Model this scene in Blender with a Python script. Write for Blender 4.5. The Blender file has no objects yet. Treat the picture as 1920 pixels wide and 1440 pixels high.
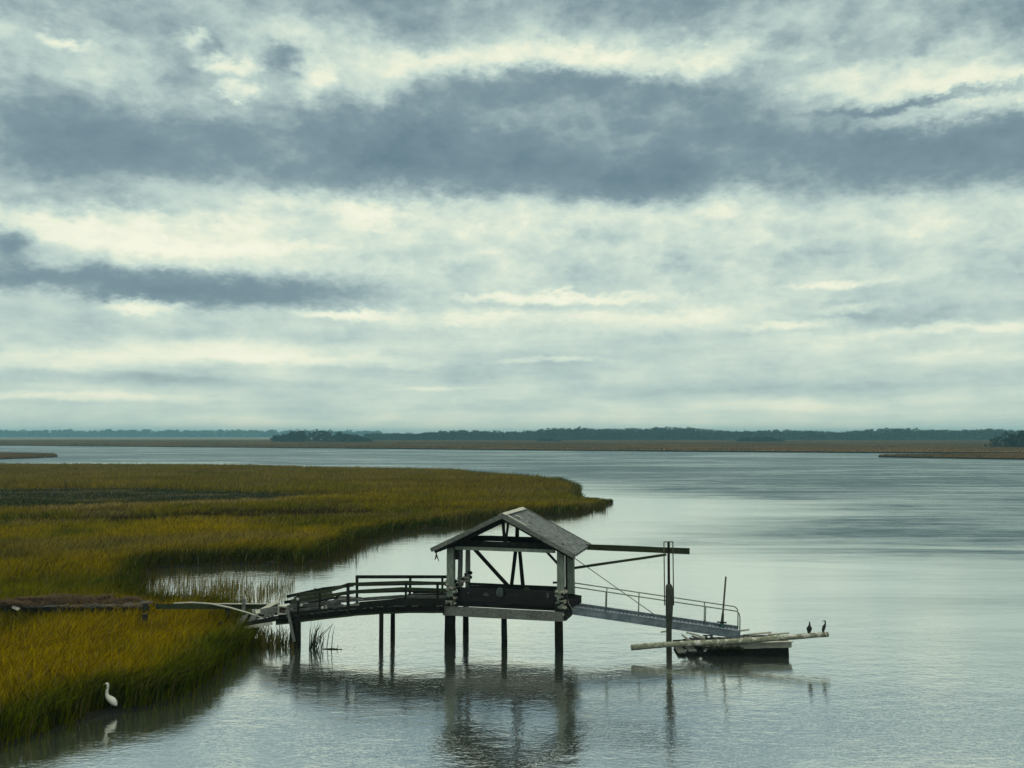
import bpy, bmesh, math, random
import numpy as np
from mathutils import Vector, Matrix
from mathutils.geometry import tessellate_polygon
R = math.radians
rng = np.random.default_rng(7)
random.seed(7)
S = bpy.context.scene
COL = S.collection

# ------------------------------------------------------------------ camera
CAM_H = 10.0
PITCH = R(3.2)
FPX = 1700.0                       # focal length in pixels of a 1920 px wide picture
cam_d = bpy.data.cameras.new('camera')
cam = bpy.data.objects.new('camera', cam_d)
COL.objects.link(cam)
cam.location = (0, 0, CAM_H)
cam.rotation_euler = (math.pi / 2 + PITCH, 0, 0)
cam_d.sensor_width = 36
cam_d.lens = FPX / 1920 * 36
cam_d.clip_start = 0.1
cam_d.clip_end = 30000
S.camera = cam


def ray(px, py):
    cx, cy = (px - 960) / FPX, (720 - py) / FPX
    return Vector((cx, math.cos(PITCH) - cy * math.sin(PITCH), math.sin(PITCH) + cy * math.cos(PITCH)))


def onz(px, py, z=0.0):            # survey helper: where a sight line meets height z
    d = ray(px, py)
    return Vector((0, 0, CAM_H)) + d * ((z - CAM_H) / d.z)


def ond(px, py, dist):             # survey helper: where a sight line meets distance dist
    d = ray(px, py)
    return Vector((0, 0, CAM_H)) + d * (dist / d.y)


# ------------------------------------------------------------------ world
EXPOSURE = 0.0
SUN_EL, SUN_AZ = 62.0, -25.0       # behind the clouds ahead, a little to the left
S.view_settings.view_transform = 'Standard'
S.view_settings.look = 'None'
S.view_settings.gamma = 1
S.view_settings.exposure = EXPOSURE
S.render.engine = 'CYCLES'
S.cycles.max_bounces = 5
S.cycles.diffuse_bounces = 2
S.cycles.glossy_bounces = 3
S.cycles.transmission_bounces = 2
S.cycles.volume_bounces = 0
S.cycles.use_denoising = True
S.cycles.caustics_reflective = False
S.cycles.caustics_refractive = False

W = bpy.data.worlds.new('World')
S.world = W
W.use_nodes = True
NT = W.node_tree
NT.nodes.clear()


class G:
    """small helper to write node graphs as expressions"""
    def __init__(self, nt):
        self.nt = nt

    def n(self, t, **kw):
        nd = self.nt.nodes.new(t)
        for k, v in kw.items():
            setattr(nd, k, v)
        return nd

    def put(self, sock, v):
        if v is None:
            return
        if isinstance(v, bpy.types.NodeSocket):
            self.nt.links.new(v, sock)
        else:
            sock.default_value = v

    def m(self, op, a, b=None, c=None, clamp=False):
        nd = self.n('ShaderNodeMath', operation=op, use_clamp=clamp)
        for i, v in enumerate((a, b, c)):
            self.put(nd.inputs[i], v)
        return nd.outputs[0]

    def v(self, op, a, b=None, c=None):
        nd = self.n('ShaderNodeVectorMath', operation=op)
        for i, v in enumerate((a, b, c)):
            self.put(nd.inputs[i], v)
        return nd.outputs['Value'] if op in ('LENGTH', 'DOT_PRODUCT', 'DISTANCE') else nd.outputs[0]

    def xyz(self, x, y, z=0.0):
        nd = self.n('ShaderNodeCombineXYZ')
        for i, v in enumerate((x, y, z)):
            self.put(nd.inputs[i], v)
        return nd.outputs[0]

    def sep(self, v):
        nd = self.n('ShaderNodeSeparateXYZ')
        self.put(nd.inputs[0], v)
        return nd.outputs

    def noise(self, vec, scale, detail=4, rough=0.5, dist=0.0, color=False):
        nd = self.n('ShaderNodeTexNoise')
        self.put(nd.inputs['Vector'], vec)
        nd.inputs['Scale'].default_value = scale
        nd.inputs['Detail'].default_value = detail
        nd.inputs['Roughness'].default_value = rough
        nd.inputs['Distortion'].default_value = dist
        return nd.outputs['Color'] if color else nd.outputs[0]

    def ramp(self, fac, stops, interp='LINEAR'):
        nd = self.n('ShaderNodeValToRGB')
        self.put(nd.inputs[0], fac)
        cr = nd.color_ramp
        cr.interpolation = interp
        while len(cr.elements) < len(stops):
            cr.elements.new(0.5)
        for e, (p, c) in zip(cr.elements, stops):
            e.position = p
            e.color = (c, c, c, 1) if isinstance(c, (int, float)) else (*c, 1)
        return nd.outputs[0]

    def mr(self, v, a, b, c=0.0, d=1.0, smooth=True):
        nd = self.n('ShaderNodeMapRange', interpolation_type='SMOOTHSTEP' if smooth else 'LINEAR')
        for i, x in enumerate((v, a, b, c, d)):
            self.put(nd.inputs[i], x)
        return nd.outputs[0]

    def mix(self, fac, a, b, blend='MIX'):
        nd = self.n('ShaderNodeMix', data_type='RGBA', blend_type=blend)
        self.put(nd.inputs[0], fac)
        self.put(nd.inputs[6], a if isinstance(a, bpy.types.NodeSocket) else (*a, 1))
        self.put(nd.inputs[7], b if isinstance(b, bpy.types.NodeSocket) else (*b, 1))
        return nd.outputs[2]


def build_sky():
    g = G(NT)
    tc = g.n('ShaderNodeTexCoord')
    d = g.v('NORMALIZE', tc.outputs['Generated'])
    x, y, z = g.sep(d)
    az = g.m('ARCTAN2', x, y)
    el = g.m('ARCSINE', z)
    ael = g.m('ABSOLUTE', el)
    # cloud sheet seen in perspective: rows crowd together towards the horizon
    k = g.m('DIVIDE', 1.0, g.m('ADD', ael, 0.09))
    q = g.xyz(g.m('MULTIPLY', az, g.m('MULTIPLY_ADD', k, 0.55, 1.2)), k, 0.0)
    flat = g.xyz(az, g.m('MULTIPLY', el, 1.75), 0.3)
    # ragged edges: every bank of cloud is looked up through a warp
    w1 = g.v('SUBTRACT', g.noise(flat, 7.0, 5, 0.62, color=True), (0.5, 0.5, 0.5))
    w2 = g.v('SUBTRACT', g.noise(flat, 26.0, 5, 0.65, color=True), (0.5, 0.5, 0.5))
    w3 = g.v('SUBTRACT', g.noise(flat, 75.0, 4, 0.7, color=True), (0.5, 0.5, 0.5))
    fade = g.mr(ael, 0.02, 0.22, 0.3, 1.0)
    wsum = g.v('ADD', g.v('MULTIPLY', w3, (0.016, 0.013, 0)), g.v('ADD', g.v('MULTIPLY', w1, (0.085, 0.05, 0)), g.v('MULTIPLY', w2, (0.034, 0.026, 0))))
    nd = g.n('ShaderNodeVectorMath', operation='SCALE')
    g.put(nd.inputs[0], wsum)
    g.put(nd.inputs[3], fade)
    p = g.v('ADD', g.xyz(az, el, 0.0), nd.outputs[0])

    # how thick the cloud is (0 a bright gap, 1 slate grey), by height above the horizon
    t = g.ramp(g.m('MULTIPLY', ael, 2.0),
               [(0.0, 0.22), (0.05, 0.34), (0.16, 0.39), (0.26, 0.37), (0.40, 0.31), (0.52, 0.40),
                (0.72, 0.46), (0.84, 0.43), (0.92, 0.52), (1.0, 0.16)])
    # banks: centre and half size in the pixels of the survey photo, thickness added
    banks = [
        # top row
        (180, 8, 200, 38, .20), (720, 10, 210, 50, .28), (1230, -8, 240, 42, .22), (1860, 35, 130, 48, .22),
        (1500, 30, 240, 50, .06), (770, 70, 60, 50, .12), (535, 115, 45, 26, .34), (368, 76, 26, 12, .25),
        (250, 130, 330, 60, -.04), (900, 175, 160, 26, .10),
        # bright rift
        (112, 76, 30, 12, -.36), (345, 70, 26, 14, -.42), (420, 118, 48, 14, -.40), (448, 160, 30, 13, -.42),
        (585, 150, 36, 34, -.32), (640, 70, 110, 36, -.14), (700, 155, 100, 24, -.22), (800, 126, 120, 20, -.28),
        (980, 106, 160, 24, -.28), (1180, 104, 150, 24, -.28), (1370, 118, 150, 22, -.36), (1560, 140, 160, 19, -.34),
        (1740, 150, 150, 19, -.34), (1920, 152, 130, 20, -.32), (1740, 212, 170, 16, -.26), (1850, 90, 90, 18, -.14),
        # great bank
        (180, 270, 420, 82, .24), (560, 285, 300, 76, .18), (900, 275, 320, 110, .17), (1250, 245, 380, 105, .20),
        (1620, 285, 380, 66, .22), (1900, 275, 240, 58, .22), (720, 268, 110, 56, .16), (850, 300, 150, 50, .20),
        (1190, 335, 200, 40, .30), (1520, 250, 190, 40, .10), (1790, 262, 200, 36, .13), (1800, 180, 190, 9, .30),
        (20, 275, 230, 80, .16), (760, 275, 120, 50, .10), (1330, 150, 190, 34, .16), (1040, 165, 150, 30, .12),
        # light below the bank
        (520, 375, 280, 22, -.10), (800, 405, 330, 40, -.16), (640, 395, 150, 20, -.14), (250, 420, 220, 24, -.24),
        (330, 463, 210, 13, -.26), (900, 385, 110, 18, -.12), (1280, 400, 260, 26, -.06), (1700, 385, 240, 24, -.12),
        (1440, 480, 380, 22, .10), (1790, 530, 250, 40, .06), (6, 448, 48, 26, .42), (60, 470, 60, 30, .12),
        (720, 500, 60, 16, -.14), (100, 380, 220, 18, .10),
        # small dark bar and low streaks
        (190, 530, 210, 28, .36), (430, 540, 240, 28, .38), (580, 548, 130, 20, .14), (20, 515, 80, 22, .18),
        (255, 570, 55, 13, -.40), (1040, 553, 190, 10, -.36), (640, 588, 70, 8, -.34), (900, 595, 220, 15, -.22),
        (1330, 595, 160, 20, -.20), (1480, 608, 80, 7, -.26), (1190, 600, 120, 22, -.12), (1560, 528, 70, 7, -.24),
        (1590, 578, 50, 9, -.24), (1700, 590, 260, 18, .10), (1780, 618, 170, 8, -.20), (1600, 640, 250, 22, -.10),
        (1790, 665, 100, 14, -.22), (140, 672, 190, 18, -.26), (420, 660, 220, 22, -.28), (640, 676, 190, 10, -.18),
        (1040, 677, 90, 5, -.22), (160, 610, 300, 26, .05), (230, 712, 330, 12, .10), (150, 746, 180, 7, -.26),
        (1000, 700, 330, 16, .05), (1500, 725, 320, 16, .12), (820, 728, 80, 4, -.14), (1450, 760, 150, 12, -.18),
        (1200, 785, 700, 12, -.05),
    ]
    for px, py, sx, sy, amp in banks:
        dr = ray(px, py).normalized()
        a0, e0 = math.atan2(dr.x, dr.y), math.asin(dr.z)
        kx, ky = FPX / (1.35 * sx), FPX / (1.35 * sy)
        u = g.v('MULTIPLY_ADD', p, (kx, ky, 0), (-a0 * kx, -e0 * ky, 0))
        l = g.v('LENGTH', u)
        t = g.m('ADD', t, g.mr(l, 1.25, 0.12, 0.0, amp * (.80 if amp < 0 else .95)))
    n1 = g.m('SUBTRACT', g.noise(q, 1.1, 7, 0.60), 0.5)
    n2 = g.m('SUBTRACT', g.noise(flat, 13.0, 7, 0.62), 0.5)
    n3 = g.m('SUBTRACT', g.noise(g.v('MULTIPLY', flat, (1.0, 3.2, 1.0)), 9.0, 5, 0.6), 0.5)
    t = g.m('MULTIPLY_ADD', n1, 0.26, t)
    t = g.m('MULTIPLY_ADD', n2, 0.36, t)
    n4 = g.m('SUBTRACT', g.noise(flat, 38.0, 6, 0.65), 0.5)
    t = g.m('MULTIPLY_ADD', n4, g.mr(ael, 0.03, 0.20, 0.08, 0.30), t)
    vor = g.n('ShaderNodeTexVoronoi', feature='F1')
    g.put(vor.inputs['Vector'], g.v('ADD', flat, g.v('MULTIPLY', w2, (.05, .05, 0))))
    vor.inputs['Scale'].default_value = 9.0
    vor.inputs['Detail'].default_value = 2.5
    vor.inputs['Roughness'].default_value = .62
    vor.inputs['Lacunarity'].default_value = 2.3
    t = g.m('MULTIPLY_ADD', g.m('SUBTRACT', 1.08, vor.outputs['Distance']), g.mr(ael, 0.05, 0.22, 0.0, 0.22), t)
    t = g.m('MULTIPLY_ADD', g.m('SUBTRACT', t, .36), 1.08, .345)
    t = g.m('MULTIPLY_ADD', g.m('MULTIPLY', n3, g.mr(ael, 0.26, 0.06, 0.0, 1.0)), 0.34, t)
    # thick cloud darkens ever more slowly
    t = g.m('SUBTRACT', t, g.m('MULTIPLY', g.m('MAXIMUM', g.m('SUBTRACT', t, .72), 0.0), .40))
    cloud = g.ramp(t, [(0.0, (.97, .965, .78)), (0.14, (.86, .895, .71)), (0.27, (.68, .785, .665)), (0.42, (.51, .635, .585)),
                       (0.58, (.345, .455, .455)), (0.76, (.205, .295, .33)), (1.0, (.120, .200, .242))])
    cl10 = g.n('ShaderNodeVectorMath', operation='SCALE')
    g.put(cl10.inputs[0], cloud)
    cl10.inputs[3].default_value = 10.0
    sky = g.n('ShaderNodeTexSky', sky_type='NISHITA')
    sky.sun_disc = False
    sky.sun_elevation = R(SUN_EL)
    sky.sun_rotation = R(SUN_AZ)
    col = g.mix(0.05, cl10.outputs[0], sky.outputs[0])
    bg = g.n('ShaderNodeBackground')
    g.put(bg.inputs[0], col)
    bg.inputs[1].default_value = 0.1
    out = g.n('ShaderNodeOutputWorld')
    NT.links.new(bg.outputs[0], out.inputs[0])


build_sky()
W.cycles.sampling_method = 'MANUAL'
W.cycles.sample_map_resolution = 512

sun_d = bpy.data.lights.new('sun', 'SUN')
sun = bpy.data.objects.new('sun', sun_d)
COL.objects.link(sun)
sun_d.energy = 0.6
sun_d.angle = R(25)
sun_d.color = (1.0, 0.95, 0.84)
_sd = Vector((math.sin(R(SUN_AZ)) * math.cos(R(SUN_EL)), math.cos(R(SUN_AZ)) * math.cos(R(SUN_EL)), math.sin(R(SUN_EL))))
sun.rotation_euler = (-_sd).to_track_quat('-Z', 'Y').to_euler()


# ------------------------------------------------------------------ materials
def mat(name):
    m = bpy.data.materials.new(name)
    m.use_nodes = True
    m.node_tree.nodes.clear()
    return m, G(m.node_tree)


def finish(g, shader, bump=None):
    out = g.n('ShaderNodeOutputMaterial')
    g.nt.links.new(shader, out.inputs[0])


def principled(g, color, rough=0.8, metal=0.0, normal=None, spec=0.3):
    b = g.n('ShaderNodeBsdfPrincipled')
    g.put(b.inputs['Base Color'], color if isinstance(color, bpy.types.NodeSocket) else (*color, 1))
    g.put(b.inputs['Roughness'], rough)
    g.put(b.inputs['Metallic'], metal)
    g.put(b.inputs['Specular IOR Level'], spec)
    if normal is not None:
        g.put(b.inputs['Normal'], normal)
    return b.outputs[0]


def wood(name, c_dark, c_mid, c_light, stretch=(1, 1, 1), rough=0.88, scale=3.0, spec=0.15, patches=None):
    m, g = mat(name)
    tc = g.n('ShaderNodeTexCoord')
    v = g.v('MULTIPLY', tc.outputs['Object'], stretch)
    n = g.noise(v, scale, 6, 0.65)
    n2 = g.noise(tc.outputs['Object'], 0.9, 3, 0.5)
    f = g.m('ADD', g.m('MULTIPLY', n, 0.75), g.m('MULTIPLY', n2, 0.25))
    c = g.ramp(f, [(0.28, c_dark), (0.5, c_mid), (0.72, c_light)])
    if patches:
        pc, lo, hi, sc = patches
        c = g.mix(g.mr(g.noise(tc.outputs['Object'], sc, 5, 0.7), lo, hi), c, pc)
    bp = g.n('ShaderNodeBump')
    bp.inputs['Strength'].default_value = 0.5
    bp.inputs['Distance'].default_value = 0.02
    g.put(bp.inputs['Height'], n)
    finish(g, principled(g, c, rough, 0, bp.outputs[0], spec))
    return m


M = {}
M['grey_wood'] = wood('weathered_grey_wood', (.05, .055, .05), (.16, .17, .16), (.30, .31, .29), (1.2, 4, 4), scale=4)
M['pale_post'] = wood('pale_lichen_post', (.07, .085, .07), (.22, .26, .22), (.40, .42, .36), (6, 6, 1.0), scale=3)
M['plank'] = wood('old_deck_plank', (.03, .033, .03), (.085, .09, .088), (.18, .185, .175), (1, 6, 1), scale=4,
                  patches=((.24, .25, .23), .62, .70, 2.2))
M['dark_wood'] = wood('dark_timber', (.006, .007, .006), (.016, .018, .016), (.035, .037, .033), (1, 1, 1), spec=.1)  # near-black tone; on the front tie beam it stands in for shade
M['creosote'] = wood('creosote_pile', (.004, .005, .004), (.010, .012, .010), (.024, .028, .022), (5, 5, 1), spec=.1)
M['mossy'] = wood('mossy_rail', (.015, .022, .012), (.035, .045, .025), (.07, .085, .05), (1, 5, 5), scale=4)
M['driftwood'] = wood('bleached_lit_driftwood', (.26, .26, .22), (.50, .50, .44), (.68, .68, .61), (1, 6, 6))  # tone raised so the float's sky highlight sits in the colour
M['old_pile'] = wood('weathered_pile', (.022, .026, .022), (.060, .066, .058), (.12, .125, .11), (5, 5, 1), spec=.1)
M['log'] = wood('guano_streaked_log', (.09, .095, .06), (.24, .25, .18), (.42, .43, .36), (1.5, 3, 3), scale=3,
                patches=((.62, .62, .56), .52, .60, 4.0))
M['boardfront'] = wood('float_board', (.14, .14, .11), (.34, .34, .29), (.55, .54, .49), (1, 7, 7), scale=2.5)
M['rope'] = wood('frayed_pale_rope', (.10, .10, .08), (.36, .35, .30), (.62, .59, .53), (1, 1, 1), scale=9)
M['hull'] = wood('dark_hull_paint', (.003, .003, .004), (.006, .006, .008), (.015, .015, .018), (1, 1, 1), .45, spec=.2)
M['buoy'] = wood('grey_buoy', (.03, .04, .04), (.09, .115, .115), (.19, .22, .22), (1, 1, 1), .8)


def m_roof():
    m, g = mat('mossy_shingle_roof')
    tc = g.n('ShaderNodeTexCoord')
    br = g.n('ShaderNodeTexBrick')
    g.put(br.inputs['Vector'], tc.outputs['UV'])
    br.inputs['Scale'].default_value = 1.0
    br.inputs['Color1'].default_value = (.105, .120, .130, 1)
    br.inputs['Color2'].default_value = (.165, .182, .195, 1)
    br.inputs['Mortar'].default_value = (.045, .05, .05, 1)
    br.inputs['Mortar Size'].default_value = 0.012
    br.inputs['Brick Width'].default_value = 0.26
    br.inputs['Row Height'].default_value = 0.13
    n = g.noise(tc.outputs['Object'], 5, 6, 0.7)
    c = g.mix(g.mr(n, .45, .62), br.outputs[0], (.22, .24, .25))
    c = g.mix(g.mr(g.noise(tc.outputs['Object'], 1.7, 5, 0.7), .55, .66), c, (.07, .085, .06))
    c = g.mix(g.mr(g.noise(tc.outputs['Object'], 23, 3, 0.6), .60, .72), c, (.38, .39, .35))
    bp = g.n('ShaderNodeBump')
    bp.inputs['Strength'].default_value = 0.8
    bp.inputs['Distance'].default_value = 0.03
    g.put(bp.inputs['Height'], g.m('ADD', n, br.outputs[1]))
    finish(g, principled(g, c, .9, 0, bp.outputs[0], .1))
    return m


M['roof'] = m_roof()


def m_metal(name, c0, c1, metal=0.5, rough=0.5):
    m, g = mat(name)
    tc = g.n('ShaderNodeTexCoord')
    n = g.noise(tc.outputs['Object'], 3, 6, 0.65)
    c = g.mix(g.mr(n, .35, .68), c0, c1)
    finish(g, principled(g, c, g.m('MULTIPLY_ADD', n, .3, rough - .15), metal))
    return m


M['alu'] = m_metal('dull_aluminium', (.13, .165, .205), (.24, .285, .33), .4, .5)
M['alu_rail'] = m_metal('stained_aluminium_rail', (.15, .19, .16), (.27, .31, .27), .4, .55)
M['rust'] = m_metal('rusty_steel', (.04, .045, .035), (.10, .10, .075), .3, .7)
M['green_base'] = m_metal('green_bronze', (.02, .07, .06), (.05, .13, .11), .4, .6)


def m_flat(name, c, rough=.8, var=.35, scale=8.0, spec=.25):
    m, g = mat(name)
    tc = g.n('ShaderNodeTexCoord')
    n = g.noise(tc.outputs['Object'], scale, 4, 0.6)
    col = g.mix(g.mr(n, .3, .7), tuple(x * (1 - var) for x in c), tuple(min(1, x * (1 + var)) for x in c))
    finish(g, principled(g, col, rough, 0, None, spec))
    return m


M['egret_feather'] = m_flat('white_feathers', (.80, .80, .74), .8, .12, 14)
M['bill'] = m_flat('yellow_bill', (.45, .36, .12), .5, .1)
M['dark_leg'] = m_flat('black_leg', (.012, .012, .012), .6, .1)
M['cormorant'] = m_flat('black_green_feathers', (.008, .014, .012), .5, .4, 20)
M['cormorant_head'] = m_flat('dull_green_head', (.05, .07, .05), .6, .3, 20)
M['crate_red'] = m_flat('faded_red_plastic', (.09, .02, .025), .6, .3)
M['mud'] = m_flat('dark_marsh_mud', (.030, .027, .018), .75, .4, .7)
M['far_bank'] = m_flat('dark_bank_edge', (.018, .020, .016), .8, .3, .05)  # dark tone for the steep edge faces of the ground sheets


def m_grass():
    m, g = mat('marsh_grass_blades')
    at = g.n('ShaderNodeAttribute')
    at.attribute_name = 'col'
    dif = g.n('ShaderNodeBsdfDiffuse')
    tr = g.n('ShaderNodeBsdfTranslucent')
    g.put(dif.inputs[0], at.outputs['Color'])
    g.put(tr.inputs[0], at.outputs['Color'])
    mx = g.n('ShaderNodeMixShader')
    mx.inputs[0].default_value = 0.30
    g.nt.links.new(dif.outputs[0], mx.inputs[1])
    g.nt.links.new(tr.outputs[0], mx.inputs[2])
    finish(g, mx.outputs[0])
    return m


M['grass'] = m_grass()


def m_farmarsh():
    m, g = mat('far_marsh_turf')
    tc = g.n('ShaderNodeTexCoord')
    n = g.noise(g.v('MULTIPLY', tc.outputs['Object'], (.35, 1, 1)), .012, 6, .6)
    c = g.ramp(n, [(.3, (.11, .085, .036)), (.5, (.19, .13, .062)), (.7, (.23, .18, .09))])
    dif = g.n('ShaderNodeBsdfDiffuse')
    g.put(dif.inputs[0], c)
    finish(g, dif.outputs[0])
    return m


M['far_marsh'] = m_farmarsh()


def m_leaf(name, c0, c1):
    m, g = mat(name)
    tc = g.n('ShaderNodeTexCoord')
    n = g.noise(tc.outputs['Object'], .11, 5, .6)
    dif = g.n('ShaderNodeBsdfDiffuse')
    g.put(dif.inputs[0], g.mix(g.mr(n, .35, .65), c0, c1))
    finish(g, dif.outputs[0])
    return m


M['leaf'] = m_leaf('far_pine_foliage', (.020, .036, .034), (.042, .062, .056))  # bluish leaf colour paints in some of the distance haze
M['leaf_near'] = m_leaf('hammock_foliage', (.008, .015, .013), (.020, .030, .022))
M['trunk'] = m_flat('pine_bark', (.05, .04, .035), .9, .3)


def m_water():
    m, g = mat('tidal_river_water')
    tc = g.n('ShaderNodeTexCoord')
    P = tc.outputs['Object']
    x, y, z = g.sep(P)
    # wind lanes lie as long streaks across the open river; it is calm in the lee of the marsh and near the landing
    lane = g.noise(g.v('MULTIPLY', P, (.30, 1.0, 0)), .030, 5, .60, 0.5)
    lane2 = g.noise(g.v('MULTIPLY', P, (.16, 1.0, 0)), .15, 6, .68, 0.8)
    lanes = g.m('SUBTRACT', g.m('ADD', g.m('MULTIPLY', lane, .5), g.m('MULTIPLY', lane2, .5)), .5)
    d1 = g.m('SUBTRACT', g.m('MULTIPLY_ADD', x, .90, 9.0), g.m('MULTIPLY', g.m('SUBTRACT', y, 64.0), .44))
    d2 = g.m('ADD', g.m('MULTIPLY', g.m('SUBTRACT', x, 16.0), .8), g.m('MULTIPLY', g.m('SUBTRACT', y, 138.0), .6))
    d3 = g.m('MULTIPLY', g.m('SUBTRACT', y, 300.0), .7)
    lee = g.m('ADD', g.m('MAXIMUM', g.m('MAXIMUM', d1, d2), d3), g.m('MULTIPLY', lanes, 46.0))
    open_ = g.mr(lee, 2.0, 34.0)
    nearw = g.mr(g.m('ADD', g.m('MULTIPLY_ADD', x, .18, y), g.m('MULTIPLY', lanes, 60.0)), 68.0, 94.0)
    rip = g.m('MULTIPLY', open_, g.m('MAXIMUM', nearw, g.mr(g.m('ADD', x, g.m('MULTIPLY', lanes, 60.0)), 14.0, 40.0, 0.0, .40)))
    gust = g.mr(lanes, -.15, .08, .52, 1.0)
    rip = g.m('MULTIPLY', rip, gust)
    # wavelets too small to see one by one still fleck the surface
    fl1 = g.m('SUBTRACT', g.noise(g.v('MULTIPLY', P, (.30, 1.0, 0)), .85, 5, .68, .4), .5)
    fl2 = g.m('SUBTRACT', g.noise(g.v('MULTIPLY', P, (.34, 1.0, 0)), .26, 5, .70, .9), .5)
    fleck = g.m('ADD', g.m('MULTIPLY', fl1, 1.1), g.m('MULTIPLY', fl2, 1.0))
    rip = g.m('ADD', rip, g.m('MULTIPLY', fleck, g.m('MULTIPLY_ADD', rip, .80, .035)), clamp=True)
    rough = g.m('MULTIPLY_ADD', rip, .24, .055)
    s1 = g.noise(g.v('MULTIPLY', P, (.75, 1.25, 1)), 1.3, 4, .55, .2)
    s2 = g.noise(g.v('MULTIPLY', P, (.8, 1.2, 1)), 5.0, 3, .6, .3)
    s3 = g.noise(g.v('MULTIPLY', P, (.5, 1.3, 1)), .30, 2, .5, .2)
    h = g.m('ADD', g.m('MULTIPLY', s1, .022), g.m('MULTIPLY', s2, .0105))
    h = g.m('ADD', h, g.m('MULTIPLY', s3, .030))
    bp = g.n('ShaderNodeBump')
    g.put(bp.inputs['Strength'], g.m('MULTIPLY_ADD', rip, .4, .6))
    bp.inputs['Distance'].default_value = 1.0
    g.put(bp.inputs['Height'], h)
    gl = g.n('ShaderNodeBsdfAnisotropic')
    g.put(gl.inputs['Color'], g.mix(rip, (.98, .98, .94), (.88, .97, 1.0)))
    g.put(gl.inputs['Roughness'], rough)
    g.put(gl.inputs['Normal'], bp.outputs[0])
    df = g.n('ShaderNodeBsdfDiffuse')
    g.put(df.inputs[0], g.mix(rip, (.14, .17, .15), (.054, .102, .128)))
    fr = g.n('ShaderNodeFresnel')
    fr.inputs[0].default_value = 1.5
    g.put(fr.inputs['Normal'], bp.outputs[0])
    # steep wavelets turn the surface towards the viewer: less mirror, more dark water
    k = g.m('MULTIPLY_ADD', rip, -.88, 1.0)
    mx = g.n('ShaderNodeMixShader')
    g.put(mx.inputs[0], g.m('MULTIPLY', g.m('MULTIPLY_ADD', fr.outputs[0], .18, .84, clamp=True), k))
    g.nt.links.new(df.outputs[0], mx.inputs[1])
    g.nt.links.new(gl.outputs[0], mx.inputs[2])
    finish(g, mx.outputs[0])
    return m


M['water'] = m_water()


# ------------------------------------------------------------------ object helpers
def tag(o, label=None, cat=None, group=None, kind=None):
    if label:
        o['label'] = label
    if cat:
        o['category'] = cat
    if group:
        o['group'] = group
    if kind:
        o['kind'] = kind
    return o


def thing(name, label, cat, loc, group=None):
    o = bpy.data.objects.new(name, None)
    o.empty_display_size = 0.2
    COL.objects.link(o)
    o.location = loc
    return tag(o, label, cat, group)


def wloc(o):
    l = Vector((0, 0, 0))
    while o is not None:
        l += Vector(o.location)
        o = o.parent
    return l


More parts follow.
